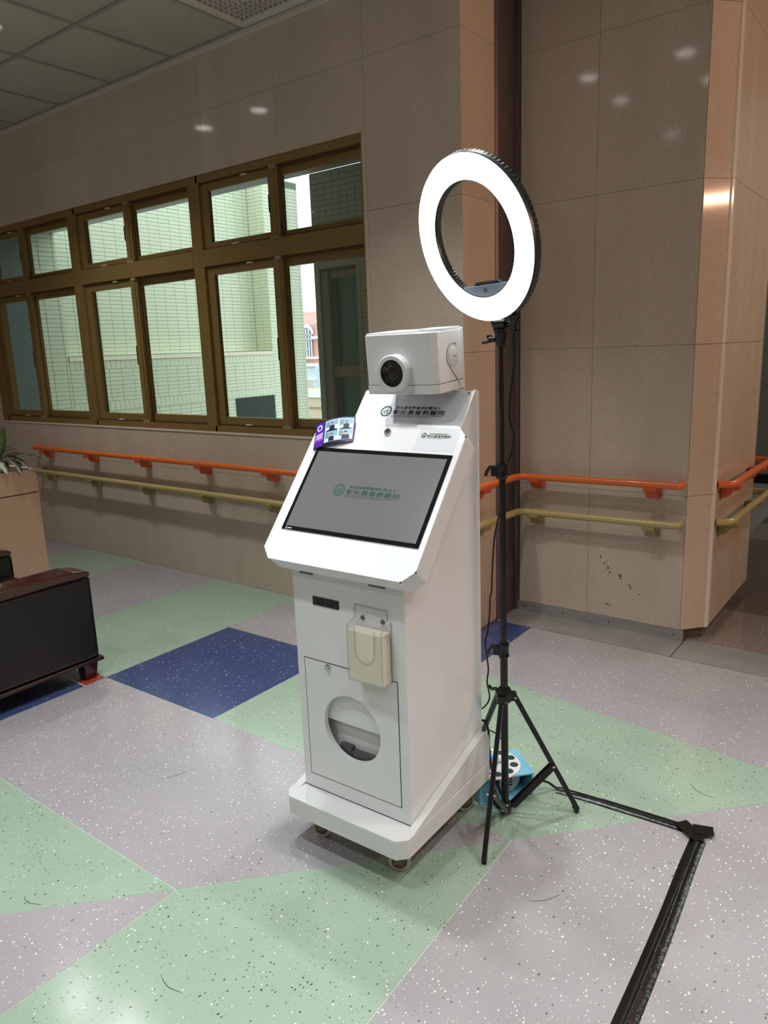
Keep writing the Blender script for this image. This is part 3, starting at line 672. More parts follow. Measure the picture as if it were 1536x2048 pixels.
# screen housing on the slope: local frame (u, t, n) with n pointing out of the face
ct, st = cos(BS), sin(BS)
MS = Matrix(((1, 0, 0, 0), (0, ct, -st, BV), (0, st, ct, BZ), (0, 0, 0, 1)))
uL, uR, Lb, cch = -.500, .072, .508, .036
oct_ = [(uL+cch, 0), (uR-cch, 0), (uR, cch), (uR, Lb-cch), (uR-cch, Lb), (uL+cch, Lb), (uL, Lb-cch), (uL, cch)]
hs = obj('screen_housing', MB().prism(oct_, -TB+.0005, -.0015), M_white, K, bevel=.003, M=MS)
obj('face_plate', MB().prism(oct_, -.0012, .0006), M_white, hs, bevel=.0006)
for (u, t) in ((uR-cch, .0), (uR, cch), (uR-.0005, Lb-cch)):
    obj('paint_chip', MB().lathe([(.001, .002), (.003, .001), (.003, -.001), (.001, -.002)], 8, Matrix.Translation((u, t, 0)), closed=True), M_seam, hs)
sc = obj('touch_screen', MB().box(-.461, .054, .104, .406, -.001, .0035), M_blackg, K, bevel=.0015, M=MS)
obj('display', MB().add([(-.447, .117, .0038), (.041, .117, .0038), (.041, .391, .0038), (-.447, .391, .0038)], [(0, 1, 2, 3)]), M_disp, sc)
MD = Matrix.Translation((0, 0, .0038))
hospital_logo(sc, MD, -.319, .250, .258, mat('screen_green', (14, 60, 46), .5, emis=(.008, .045, .030), estr=1.), h=.043)
obj('maker_mark', MB().lathe([(.0030, .0), (.0042, .0), (.0042, .0004), (.0030, .0004)], 14, Matrix.Translation((-.441, .1095, .0036)) , closed=True).box(-.434, -.419, .1082, .1108, .0036, .0040), M_paper, sc)
obj('key_lock', MB().lathe([(.001, .003), (.005, .003), (.006, .006), (.0085, .0075), (.0115, .006), (.013, 0), (.001, 0)], 28, Matrix.Translation((-.206, .476, .0006)), closed=True), M_chrome, hs, smooth=True)
obj('key_slot', MB().box(-.2075, -.2045, .471, .481, .003, .0040), M_seam, hs)
stk = obj('sticker', MB().box(-.092, .050, .417, .496, .0006, .0009), mat('sticker_paper', (212, 212, 216), .4), K, M=MS)
hospital_logo(stk, Matrix.Translation((0, 0, .0009)), -.080, .104, .470, M_green_ink, h=.019)
# logo sheet on the upper slope (the cabinet slope lies TB below the housing face)
sh = obj('logo_sheet', MB().box(-.335, -.006, .520, .668, -TB+.0002, -TB+.0010), M_paper, K, M=MS)
hospital_logo(sh, Matrix.Translation((0, 0, -TB+.0010)), -.330, .250, .602, M_dkgreen_ink, h=.044)
for u in (-.40, -.02):
    obj('top_screw', MB().lathe([(.001, .002), (.003, .001), (.003, 0), (.001, 0)], 10, Matrix.Translation((u, .676, -TB+.0003)) , closed=True), M_seam, sh)

# camera head
MH = Matrix.Translation((-.053, .4411, 1.4755)) @ Matrix.Rotation(.0226, 4, 'Z') @ Matrix.Rotation(.071, 4, 'X')
hw, hh, hdp, hc = .2522, .1827, .1666, .021
hp = [(-hw, 0), (-hw, -hdp+.004), (-hw+.004, -hdp), (-hc, -hdp), (0, -hdp+hc), (0, 0)]
head = obj('camera_head', MB().prism(hp, .028, hh), M_white, K, bevel=.0025, M=MH)
obj('lower_band', MB().prism([(x*1.0-(-.001 if x > -.1 else .001), y-.0006) for x, y in hp], .0, .0272), M_white, head, bevel=.0015)
obj('seam', MB().prism([(x*.999, y*.997) for x, y in hp], .0268, .0284), M_seam, head)
obj('top_lid', MB().prism([(-hw+.004, -.03), (-hw+.004, -hdp+.006), (-.11, -hdp+.02), (-.05, -.10), (-.004, -.03)], hh, hh+.005).box(-.10, -.002, -.12, -.004, hh, hh+.008), M_white, head, bevel=.001)
def onh(a, c, b_=-hdp): return Matrix.Translation((a, b_, c)) @ MF
lens = obj('lens_ring', MB().lathe([(.0415, .0), (.0415, .006), (.0395, .020), (.0415, .030), (.0530, .030), (.0555, .027), (.0560, 0)], 56, onh(-.139, .0675), closed=True), M_white, head, smooth=True)
obj('lens', MB().lathe([(.001, .024), (.012, .0235), (.014, .021), (.022, .0205), (.026, .024), (.032, .024), (.034, .027), (.0395, .027), (.0395, .004), (.001, .004)], 48, onh(-.139, .0675), closed=True), M_blackg, head, smooth=True)
obj('lens_barrel', MB().lathe([(.0345, .026), (.0405, .026), (.0405, .0285), (.0345, .0285)], 48, onh(-.139, .0675), closed=True), M_blackp, head, smooth=True)
MX = Matrix(((0, 0, 1, 0), (1, 0, 0, 0), (0, 1, 0, 0), (0, 0, 0, 1)))
ME = Matrix.Translation((0, -.057, .104)) @ MX
obj('ear_disc', MB().lathe([(.001, .005), (.026, .005), (.029, .003), (.030, 0), (.001, 0)], 40, ME, closed=True), M_white, head, smooth=True)
obj('ear_ridge', MB().tube([(.001, -.057+.040*cos(t), .104+.040*sin(t)) for t in [R(60+8*j) for j in range(19)]]+[(.001, -.070, .062), (.001, -.052, .045), (.001, -.036, .030), (.001, -.024, .010)], .0022, 8), mat('ridge_grey', (170, 172, 178), .4), head, smooth=True)
for y_ in (-.063, -.050): obj('ear_screw', MB().lathe([(.001, .007), (.002, .0065), (.002, .004), (.001, .004)], 8, Matrix.Translation((0, y_, .104)) @ MX, closed=True), M_seam, head)
obj('neck_foot', MB().box(-.22, -.03, -.05, -.005, -.012, .0), M_white2, head)
obj('rear_plate', MB().box(-hw, .0, .0005, .012, -.006, hh+.004), M_white, head, bevel=.002)

# cards inside the acrylic holder (rest in it)
cards = obj('brochure_stack', MB().box(-.1743, -.0517, -.0483, -.0045, .6435, .800), M_card, None, bevel=.002); cards.matrix_world = KM
tag(cards, 'cream brochure stack in the clear holder on the kiosk front', 'brochures')

# printed photo card standing tilted on the housing's top left
pc0 = KM @ MS
def cardpt(s, t, h=0.):
    a_ = Vector((-.497+.020*0, .487, .010)); 
    # bilinear corners (in housing frame) + curl towards the viewer
    TL, TR, BR, BL = Vector((-.500, .487, .010)), Vector((-.349, .523, .012)), Vector((-.325, .435, .004)), Vector((-.473, .393, .004))
    p = TL*(1-s)*(1-t)+TR*s*(1-t)+BR*s*t+BL*(1-s)*t
    p = p+Vector((0, .010*sin(pi*s)*(.3) , .013*sin(pi*s*1.0)*(1-.4*t)+h)); return pc0 @ p
def cardpoly(pts, h, mt, name, par, sub=6):
    mb = MB(); out = []
    n_ = len(pts)
    for i in range(n_):
        p, q_ = pts[i], pts[(i+1) % n_]
        for k_ in range(sub): out.append((p[0]+(q_[0]-p[0])*k_/sub, p[1]+(q_[1]-p[1])*k_/sub))
    c_ = (sum(p[0] for p in out)/len(out), sum(p[1] for p in out)/len(out))
    mb.add([cardpt(c_[0], c_[1], h)]+[cardpt(p[0], p[1], h) for p in out], [(0, i+1, (i+1) % len(out)+1) for i in range(len(out))])
    return obj(name, mb, mt, par)
g = MB(); ns = 12; vs_ = []
for i in range(ns+1):
    vs_ += [cardpt(i/ns, 0, .0), cardpt(i/ns, 1, .0), cardpt(i/ns, 0, -.0012), cardpt(i/ns, 1, -.0012)]
fs_ = []
for i in range(ns):
    a_ = 4*i; fs_ += [(a_, a_+1, a_+5, a_+4), (a_+2, a_+6, a_+7, a_+3), (a_, a_+4, a_+6, a_+2), (a_+1, a_+3, a_+7, a_+5)]
fs_ += [(0, 2, 3, 1), (4*ns, 4*ns+1, 4*ns+3, 4*ns+2)]
M_navy = mat('card_navy', (28, 20, 66), .3); M_purp = mat('card_purple', (78, 40, 150), .3); M_pink = mat('card_magenta', (150, 80, 186), .3)
M_sky = mat('photo_blue_grey', (140, 172, 190), .3); M_teal = mat('photo_cabinet', (110, 140, 150), .3); M_pale = mat('photo_pale', (206, 220, 232), .3)
M_skin = mat('photo_skin', (214, 170, 150), .4); M_navy2 = mat('photo_navy_shirt', (18, 26, 70), .4); M_hair = mat('photo_hair', (24, 22, 30), .4)
card = obj('photo_card', MB().add(vs_, fs_), M_navy); tag(card, 'purple printed card with four small portrait photos on the kiosk top-left corner', 'card')
cardpoly([(.015, .03), (.26, .03), (.26, .97), (.015, .97)], .0004, M_purp, 'purple_field', card)
cardpoly([(.02, .46), (.25, .42), (.25, .74), (.02, .78)], .0005, M_pink, 'magenta_glow', card)
cardpoly([(.055+.075+.075*cos(t), .24+.12*sin(t)) for t in [2*pi*j/14 for j in range(14)]], .0007, M_pale, 'round_badge', card, 1)
cardpoly([(.055+.075+.045*cos(t), .24+.075*sin(t)) for t in [2*pi*j/14 for j in range(14)]], .0009, M_purp, 'round_badge', card, 1)
for t_ in (.50, .57, .64): cardpoly([(.05, t_), (.23, t_-.02), (.23, t_+.015), (.05, t_+.03)], .0008, M_pale, 'caption_line', card, 2)
cardpoly([(.285, .05), (.975, .05), (.975, .90), (.285, .90)], .0004, M_pale, 'photo_border', card)
for i, (s0, t0) in enumerate(((.30, .07), (.645, .07), (.30, .50), (.645, .50))):
    s1, t1 = s0+.315, t0+.38
    ph = cardpoly([(s0, t0), (s1, t0), (s1, t1), (s0, t1)], .0007, M_sky, 'portrait_photo', card)
    cardpoly([(s0+.02, t0+.06), (s0+.10, t0+.06), (s0+.10, t0+.26), (s0+.02, t0+.26)], .0010, M_teal, 'cabinet_print', ph, 2)
    cardpoly([(s0, t0+.27), (s1, t0+.20), (s1, t1), (s0, t1)], .0009, M_pale, 'desk_print', ph, 2)
    mx_ = s0+.17; top = t0+.10; k_ = 1.35 if i == 3 else 1.
    cardpoly([(mx_-.07*k_, t1), (mx_-.065*k_, top+.14), (mx_-.02, top+.10), (mx_+.02, top+.10), (mx_+.065*k_, top+.14), (mx_+.07*k_, t1)], .0013, M_navy2, 'shirt_print', ph, 1)
    cardpoly([(mx_+.027*k_*cos(t), top+.055+.055*k_*sin(t)) for t in [2*pi*j/10 for j in range(10)]], .0016, M_skin, 'face_print', ph, 1)
    cardpoly([(mx_+.029*k_*cos(t), top+.035-.045*k_*sin(t)) for t in [pi*j/8 for j in range(9)]], .0018, M_hair, 'hair_print', ph, 1)

# ================================================================== RING LIGHT ON TRIPOD
PB = Vector((-1.089, 2.055, 0)); PT = Vector((-1.100, 2.049, 1.66))
stand = empty('ring_light_stand', PB); tag(stand, 'tall black tripod stand carrying a glowing white ring light beside the kiosk', 'ring light')
def sc_(name, mb, mt, par=None, **k):
    o = obj(name, mb, mt, par or stand, **k)
    if par is None: o.matrix_parent_inverse = Matrix.Translation(-PB)
    return o
def at(z): return PB+(PT-PB)*(z/1.66)
sc_('lower_tube', MB().cyl(at(.012), at(.60), .0125, 20), M_blackm, smooth=True)
sc_('middle_tube', MB().cyl(at(.60), at(1.22), .0105, 20), M_blackm, smooth=True)
sc_('upper_tube', MB().cyl(at(1.22), at(1.60), .0085, 20), M_blackm, smooth=True)
for z in (.612, 1.215):
    p = at(z); q = MB().lathe([(.0165, -.024), (.0185, -.018), (.0165, -.012), (.0165, .012), (.0185, .018), (.0165, .026)], 20, Matrix.Translation(p)); q.box(-.034, -.012, -.010, .010, -.016, .014, Matrix.Translation(p) @ Matrix.Rotation(.3, 4, 'Z'))
    c_ = sc_('clamp_collar', q, M_blackp, smooth=True)
    obj('clamp_lever', MB().tube([tuple(p+Vector(v_)) for v_ in ((-.020, -.010, .014), (-.036, -.014, .012), (-.046, -.016, -.004), (-.050, -.016, -.016))], .006, 10), M_blackp, c_, smooth=True)
hubz = at(.455)
feet = [Vector((-1.022, 1.785, 0)), Vector((-.886, 2.203, 0)), Vector((-1.332, 2.208, 0))]
q = MB().lathe([(.020, -.028), (.027, -.02), (.027, .008), (.020, .022)], 24, Matrix.Translation(hubz))
for ft in feet:
    d = (ft-PB); d.z = 0; d.normalize(); q.bar(hubz+d*.012-Vector((0, 0, .008)), hubz+d*.040-Vector((0, 0, .008)), .026, .026)
hub = sc_('spider_hub', q, M_blackp)
obj('clamp_lever', MB().tube([tuple(hubz+Vector(v_)) for v_ in ((-.024, -.006, .016), (-.040, -.014, .014), (-.050, -.018, .026))], .006, 10), M_blackp, hub, smooth=True)
low = at(.030)
lh = sc_('strut_hub', MB().lathe([(.016, -.018), (.022, -.014), (.022, .014), (.016, .018)], 20, Matrix.Translation(low)), M_blackp)
for ft in feet:
    d = (ft-PB); d.z = 0; d.normalize(); a_ = hubz+d*.036-Vector((0, 0, .010)); b2 = ft+Vector((0, 0, .012))
    lg = sc_('leg', MB().bar(a_, b2, .015, .017), M_blackm, bevel=.003)
    obj('rubber_foot', MB().cyl(ft+(a_-b2).normalized()*.004, ft+(a_-b2).normalized()*.028, .0085, 14), M_blackp, lg)
    lg_p = a_+(b2-a_)*.60; side = Vector((-d.y, d.x, 0))
    stt = sc_('strut', MB().bar(low+d*.020+side*.010, lg_p+side*.0105, .005, .020).bar(low+d*.020-side*.0105, lg_p-side*.0105, .005, .020), M_blackm)
    obj('rivet', MB().cyl(lg_p-side*.0145, lg_p+side*.0145, .0045, 12), M_chrome, stt); obj('rivet', MB().cyl(low+d*.026-side*.0145, low+d*.026+side*.0145, .0045, 12), M_chrome, stt)
    obj('rivet', MB().cyl(a_-side*.0145, a_+side*.0145, .004, 12), M_chrome, hub)
# swivel head
RC = Vector((-1.156, 1.979, 1.901)); ya, pt_ = -1.906, -.314
RN = Vector((cos(ya)*cos(pt_), sin(ya)*cos(pt_), sin(pt_)))
rx = Vector((0, 0, 1)).cross(RN).normalized(); ry = RN.cross(rx)      # rx: horizontal in ring plane, ry: up in ring plane
MR = Matrix(((rx.x, ry.x, RN.x, RC.x), (rx.y, ry.y, RN.y, RC.y), (rx.z, ry.z, RN.z, RC.z), (0, 0, 0, 1)))
Ro, Ri = .2385, .1675
sc_('diffuser', MB().lathe([(Ri, -.004), (Ri+.004, .002), (Ro-.004, .002), (Ro, -.004)], 96, MR, closed=True), M_ring, smooth=True)
# corrugated vented housing behind the diffuser
n = 384; vs_ = []; fs_ = []
for j in range(n):
    t = 2*pi*j/n; bmp = .0022*(1 if j % 2 else 0)
    for r_, z_ in ((Ri-.001, -.004), (Ri-.001, -.014), (Ri-.004+bmp*0-(.0018 if j % 4 < 2 else 0), -.026), (Ri+.012, -.034), (Ro-.014, -.034), (Ro+.004+(.0018 if j % 4 < 2 else 0), -.026), (Ro+.001, -.014), (Ro+.001, -.004)):
        vs_.append((r_*cos(t), r_*sin(t), z_))
for j in range(n):
    for i in range(8): fs_.append((j*8+i, ((j+1) % n)*8+i, ((j+1) % n)*8+(i+1) % 8, j*8+(i+1) % 8))
sc_('ring_housing', MB().add(vs_, fs_, MR), M_ringhouse)
seg = [(Ri*cos(t), Ri*sin(t)) for t in [R(-128+4*j) for j in range(20)]]
br = sc_('chord_bracket', MB().prism(seg, -.024, -.006, MR), M_ringbr, bevel=.001)
obj('bracket_hole', MB().lathe([(.001, -.0055), (.008, -.0055), (.008, -.007), (.001, -.007)], 16, MR @ Matrix.Translation((.0, -.146, 0)), closed=True), M_blackp, br)
obj('bracket_cover', MB().prism([(Ri*cos(R(-120)), -.142), (Ri*cos(R(-60)), -.142), (.05, -.124), (-.05, -.124)], -.036, -.018, MR), M_blackp, br, bevel=.003)
top = at(1.60)
sc_('socket', MB().lathe([(.0125, 0), (.0135, .004), (.0175, .034), (.0195, .040), (.0195, .044)], 24, Matrix.Translation(top-Vector((0, 0, .002)))), M_blackp, smooth=True)
jb = RC+ry*(-Ro+.004)-RN*.020
jt = top+Vector((0, 0, .050))
q = MB()
for k_ in range(4):
    o_ = rx*(-.015+.010*k_); q.bar(jt-Vector((0, 0, .010))+o_, jb+Vector((0, 0, .01))+o_*1.1, .0055, .026)
q.cyl(jt+rx*-.020+Vector((0, 0, .014)), jt+rx*.028+Vector((0, 0, .014)), .016, 20)
sc_('tilt_joint', q, M_blackp, smooth=True)
kb = jt+rx*.030+Vector((0, 0, .014))
def wing(kb, ax, up):
    q = MB().cyl(kb-ax*.004, kb+ax*.018, .009, 16)
    q.tube([tuple(kb+ax*.014+up*.012), tuple(kb+ax*.024+up*.022-RN*.004), tuple(kb+ax*.034+up*.026)], .0055, 10)
    q.tube([tuple(kb+ax*.014-up*.012), tuple(kb+ax*.026-up*.022-RN*.004), tuple(kb+ax*.036-up*.020)], .0055, 10); return q
sc_('tilt_knob', wing(kb, rx, Vector((0, 0, 1))), M_blackp, smooth=True)
kb2 = at(1.62)+Vector((-.018, -.004, 0))
sc_('lock_knob', wing(kb2, Vector((-1, -.1, -.02)), Vector((0, .6, .35))), M_blackp, smooth=True)
# lamp cable
cab = [(-1.045, 2.040, 1.745), (-1.062, 2.094, 1.700), (-1.067, 2.094, 1.675), (-1.075, 2.087, 1.638), (-1.075, 2.087, 1.586), (-1.076, 2.087, 1.533), (-1.086, 2.082, 1.434), (-1.086, 2.082, 1.372), (-1.075, 2.088, 1.325), (-1.080, 2.085, 1.278),
       (-1.097, 2.080, 1.222), (-1.127, 2.133, 1.190), (-1.141, 2.125, 1.087), (-1.159, 2.115, .985), (-1.165, 2.109, .881), (-1.168, 2.107, .792), (-1.172, 2.103, .766), (-1.173, 2.102, .713), (-1.178, 2.097, .646), (-1.185, 2.091, .605), (-1.178, 2.099, .511),
       (-1.182, 2.097, .457), (-1.176, 2.102, .393), (-1.205, 2.092, .350), (-1.26, 2.10, .330), (-1.28, 2.11, .26), (-1.24, 2.16, .24), (-1.17, 2.17, .215), (-1.150, 2.165, .155)]
sc_('power_cable', MB().tube(smooth_path(cab, 5), .0028, 8), M_cable, smooth=True)

# ================================================================== BLUE BOX WITH WHITE DISC
A0 = Vector((-1.187, 2.047, 0)); A1 = Vector((-1.054, 2.201, 0)); ux = (A1-A0).normalized(); uy = Vector((-ux.y, ux.x, 0)); bw = (A1-A0).length
MBX = Matrix(((ux.x, uy.x, 0, A0.x), (ux.y, uy.y, 0, A0.y), (0, 0, 1, 0), (0, 0, 0, 1)))
bx = empty('utility_box'); bx.matrix_world = MBX
tag(bx, 'light blue open-fronted box with a white round socket disc on top, behind the tripod', 'box')
hB = .098; dB = .165
q = MB().box(0, bw, 0, dB, 0, .006).box(-.004, bw+.004, -.003, dB, hB-.006, hB).box(0, .006, 0, dB, .006, hB-.006).box(bw-.006, bw, 0, dB, .006, hB-.006).box(0, bw, dB-.006, dB, .006, hB-.006).box(.006, bw*.36, .004, .010, .006, hB-.006)
obj('box_shell', q, M_bluebox, bx, bevel=.0015)
obj('inner_reel', MB().lathe([(.001, 0), (.052, 0), (.052, .008), (.001, .008)], 32, Matrix.Translation((bw*.60, .062, .052)) @ Matrix.Rotation(pi/2, 4, 'X'), closed=True), M_whitepl, bx, smooth=True)
for k_ in range(5):
    obj('reel_slot', MB().box(bw*.60-.004+.0*k_, bw*.60+.022, .0525, .0538, .025+.012*k_, .030+.012*k_), M_blackp, bx)
obj('inner_bar', MB().box(bw*.35, bw*.9, .03, .10, .080, .090), M_blackp, bx)
dc = Matrix.Translation((bw*.40, .086, hB))
disc = obj('socket_disc', MB().lathe([(.001, .008), (.097, .008), (.101, .005), (.101, 0), (.001, 0)], 48, dc, closed=True), M_whitepl, bx, smooth=True)
for k_ in range(10):
    t = 2*pi*k_/10+.2
    obj('round_hole', MB().lathe([(.001, .0088), (.0155, .0088), (.0155, .006), (.001, .006)], 18, dc @ Matrix.Translation((.077*cos(t), .077*sin(t), 0)), closed=True), M_teal_d, disc)
obj('switch_module', MB().box(-.030, .030, -.012, .045, .008, .018, dc), mat('module_grey', (170, 172, 188), .4), disc, bevel=.002)
obj('blue_indicator', MB().box(-.010, .012, .018, .040, .018, .021, dc), mat('blue_led', (20, 80, 255), .4, emis=(.02, .2, 1.), estr=2.5), disc)
for (px, py) in ((-.045, .0), (-.052, .030)):
    obj('plug', MB().box(px-.010, px+.010, py-.012, py+.012, .008, .045, dc), M_blackp, disc, bevel=.003)
# kiosk mains lead from the cabinet rear to the box
kc2 = obj('power_lead', MB().tube(smooth_path([(-1.225, 2.085, .30), (-1.195, 2.10, .305), (-1.185, 2.11, .26), (-1.188, 2.118, .20), (-1.185, 2.125, .14)], 6), .0045, 8), M_cable, None, smooth=True)
tag(kc2, 'black power lead looping from the kiosk back into the socket disc', 'cable')
fl_ = obj('floor_cable', MB().tube(smooth_path([(-1.062, 2.215, .05), (-1.045, 2.245, .045), (-1.025, 2.27, .03), (-1.005, 2.285, .010), (-.975, 2.292, .0075), (-.94, 2.295, .0070), (-.58, 2.312, .0070), (-.535, 2.305, .0070), (-.512, 2.27, .0070), (-.500, 2.15, .0070), (-.492, 1.9, .0070), (-.475, 1.5, .0070), (-.45, .9, .0070)], 6), .0045, 8), M_cable, None, smooth=True)
tag(fl_, 'black cable from the blue box running under the floor tape', 'cable')

# ================================================================== FLOOR TAPE
def tape(name, pts, widths, label):
    p3 = smooth_path([(a, b, 0) for a, b in pts], 8); n_ = len(p3); vs_ = []
    prof_ = [(-.5, .0004), (-.46, .0012), (-.22, .0016), (-.13, .0075), (0, .0122), (.13, .0075), (.22, .0016), (.46, .0012), (.5, .0004)]
    kk = len(prof_)
    for i, p in enumerate(p3):
        t = (p3[min(i+1, n_-1)]-p3[max(0, i-1)]).normalized(); nn = Vector((-t.y, t.x, 0)); w_ = widths[0]+(widths[1]-widths[0])*i/(n_-1)
        for (a_, z_) in prof_: vs_.append(tuple(p+nn*w_*a_+Vector((0, 0, z_*random.uniform(.92, 1.06)))))
    fs_ = [(i*kk+j, i*kk+j+1, (i+1)*kk+j+1, (i+1)*kk+j) for i in range(n_-1) for j in range(kk-1)]
    o = obj(name, MB().add(vs_, fs_), M_tape); 
    for p in o.data.polygons: p.use_smooth = True
    tag(o, label, 'tape', 'black cloth tape strips over the floor cable'); return o
tape('floor_tape', [(-1.000, 2.288), (-.93, 2.296), (-.825, 2.304)], (.046, .046), 'short black tape strip beginning under the tripod foot')
tape('floor_tape', [(-.842, 2.304), (-.70, 2.312), (-.560, 2.318)], (.050, .048), 'second black tape strip leading to the taped corner')
tape('floor_tape', [(-.505, 2.282), (-.498, 2.12), (-.484, 1.90), (-.474, 1.68), (-.466, 1.45), (-.452, 1.15), (-.43, .80)], (.050, .062), 'long black tape strip curving towards the bottom of the picture')
def patch(cx, cy, ang, l_, w_, z_, label):
    q = MB().box(-l_/2, l_/2, -w_/2, w_/2, z_, z_+.0012, Matrix.Translation((cx, cy, 0)) @ Matrix.Rotation(ang, 4, 'Z'))
    # raise the middle over the cable
    o = obj('tape_patch', q, M_tape); tag(o, label, 'tape', 'black tape patches at the cable corner'); return o
patch(-.535, 2.300, -.62, .100, .048, .0126, 'crossed black tape patch at the corner, nearer the kiosk')
patch(-.500, 2.322, .30, .062, .050, .0140, 'crossed black tape patch at the corner, farther right')

# ================================================================== ARMCHAIR
ac = empty('armchair', (-3.75, 1.5, 0)); tag(ac, 'black leather armchair with glossy red-brown wooden arm caps at the left edge', 'armchair')
def cushion(x0, x1, y0, y1, z0, z1): return MB().box(x0, x1, y0, y1, z0, z1)
for x0 in (-3.475, -4.265):
    s_ = 1 if x0 > -4 else -1
    am = child('arm', cushion(x0, x0+.115, 1.14, 1.935, .105, .545), M_leather, ac, bevel=.022, seg=4)
    cp = MB(); pf = [(1.10, .545), (1.915, .545), (1.926, .558), (1.916, .572), (1.83, .590), (1.10, .590)]
    cp.prism(pf, x0-.018, x0+.133, Matrix(((0, 0, 1, 0), (1, 0, 0, 0), (0, 1, 0, 0), (0, 0, 0, 1))))
    child('arm_cap', cp, M_wood_red, ac, bevel=.008, seg=3)
    child('base_rail', MB().box(x0-.004, x0+.121, 1.14, 1.95, .088, .108), mat('dark_rail', (30, 16, 14), .3), ac, bevel=.004)
    child('piping', MB().tube(fillet([(x0+.115, 1.16, .125), (x0+.115, 1.92, .125), (x0+.115, 1.92, .53), (x0+.115, 1.16, .53), (x0+.115, 1.16, .13)], .03, 5), .0035, 8), M_leather, ac, smooth=True)
    for y in (1.885, 1.20):
        child('leg', MB().add([(x0+.04, y-.035, 0), (x0+.10, y-.035, 0), (x0+.10, y+.025, 0), (x0+.04, y+.025, 0), (x0+.03, y-.045, .09), (x0+.11, y-.045, .09), (x0+.11, y+.035, .09), (x0+.03, y+.035, .09)],
              [(3, 2, 1, 0), (4, 5, 6, 7), (0, 1, 5, 4), (1, 2, 6, 5), (2, 3, 7, 6), (3, 0, 4, 7)]), M_wood_red, ac, bevel=.004)
child('seat_cushion', cushion(-4.15, -3.475, 1.28, 1.93, .25, .425), M_leather, ac, bevel=.035, seg=4)
child('seat_base', cushion(-4.15, -3.475, 1.14, 1.91, .108, .25), M_leather, ac, bevel=.012)
bk = MB().box(-4.15, -3.475, -.07, .07, 0, .48, Matrix.Translation((0, 1.19, .42)) @ Matrix.Rotation(R(10), 4, 'X'))
child('backrest', bk, M_leather, ac, bevel=.035, seg=4)

# ================================================================== PLANTER WITH PLANT
px, py0, py1, ph_ = -4.785, 1.70, 2.462, .918
pr = empty('planter', (px-.25, 2.08, 0)); tag(pr, 'tall light-wood veneer planter box behind the armchair', 'planter')
child('box_body', MB().box(px-.45, px, py0, py1, 0, .757), M_wood_lt, pr, bevel=.002)
child('groove', MB().box(px-.446, px-.004, py0+.004, py1-.004, .757, .764), mat('groove_dark', (70, 40, 24), .7), pr)
q = MB()
for r_ in ((px-.45, px, py0, py0+.02), (px-.45, px, py1-.02, py1), (px-.45, px-.43, py0+.02, py1-.02), (px-.02, px, py0+.02, py1-.02)): q.box(r_[0], r_[1], r_[2], r_[3], .764, ph_)
child('upper_band', q, M_wood_lt, pr, bevel=.002)
child('soil', MB().box(px-.43, px-.02, py0+.02, py1-.02, .84, .87), M_soil, pr)
def leaf_mat(name, edge, mid):
    mt = bpy.data.materials.new(name); mt.use_nodes = True; nt = mt.node_tree; L = nt.links; b_ = nt.nodes['Principled BSDF']; b_.inputs['Roughness'].default_value = .3
    uv = nt.nodes.new('ShaderNodeUVMap'); uv.uv_map = 'UVMap'; sp = nt.nodes.new('ShaderNodeSeparateXYZ'); L.new(uv.outputs[0], sp.inputs[0])
    ab = nt.nodes.new('ShaderNodeMath'); ab.operation = 'ABSOLUTE'; L.new(sp.outputs[0], ab.inputs[0])
    sw = nt.nodes.new('ShaderNodeMath'); sw.operation = 'SUBTRACT'; L.new(sp.outputs[1], sw.inputs[0]); L.new(ab.outputs[0], sw.inputs[1])
    ml = nt.nodes.new('ShaderNodeMath'); ml.operation = 'MULTIPLY'; ml.inputs[1].default_value = 42; L.new(sw.outputs[0], ml.inputs[0])
    sn = nt.nodes.new('ShaderNodeMath'); sn.operation = 'SINE'; L.new(ml.outputs[0], sn.inputs[0])
    nz = nt.nodes.new('ShaderNodeTexNoise'); nz.inputs['Scale'].default_value = 9; L.new(uv.outputs[0], nz.inputs[0])
    a1 = nt.nodes.new('ShaderNodeMath'); a1.operation = 'MULTIPLY_ADD'; a1.inputs[1].default_value = .25; L.new(sn.outputs[0], a1.inputs[0]); L.new(nz.outputs[0], a1.inputs[2])
    a2 = nt.nodes.new('ShaderNodeMath'); a2.operation = 'SUBTRACT'; L.new(a1.outputs[0], a2.inputs[0]); 
    a3 = nt.nodes.new('ShaderNodeMath'); a3.operation = 'MULTIPLY'; a3.inputs[1].default_value = .55; L.new(ab.outputs[0], a3.inputs[0]); L.new(a3.outputs[0], a2.inputs[1])
    cr = nt.nodes.new('ShaderNodeValToRGB'); cr.color_ramp.elements[0].position = .22; cr.color_ramp.elements[0].color = lin(edge); cr.color_ramp.elements[1].position = .45; cr.color_ramp.elements[1].color = lin(mid)
    L.new(a2.outputs[0], cr.inputs[0]); L.new(cr.outputs[0], b_.inputs['Base Color']); return mt
M_leaf = leaf_mat('variegated_leaf', (38, 66, 42), (214, 222, 206)); M_leaf2 = leaf_mat('green_leaf', (48, 82, 38), (120, 150, 84))
plant = empty('potted_plant', (px-.10, 2.28, .87)); tag(plant, 'variegated leafy plant with silvery-green leaves growing in the wooden planter', 'plant')
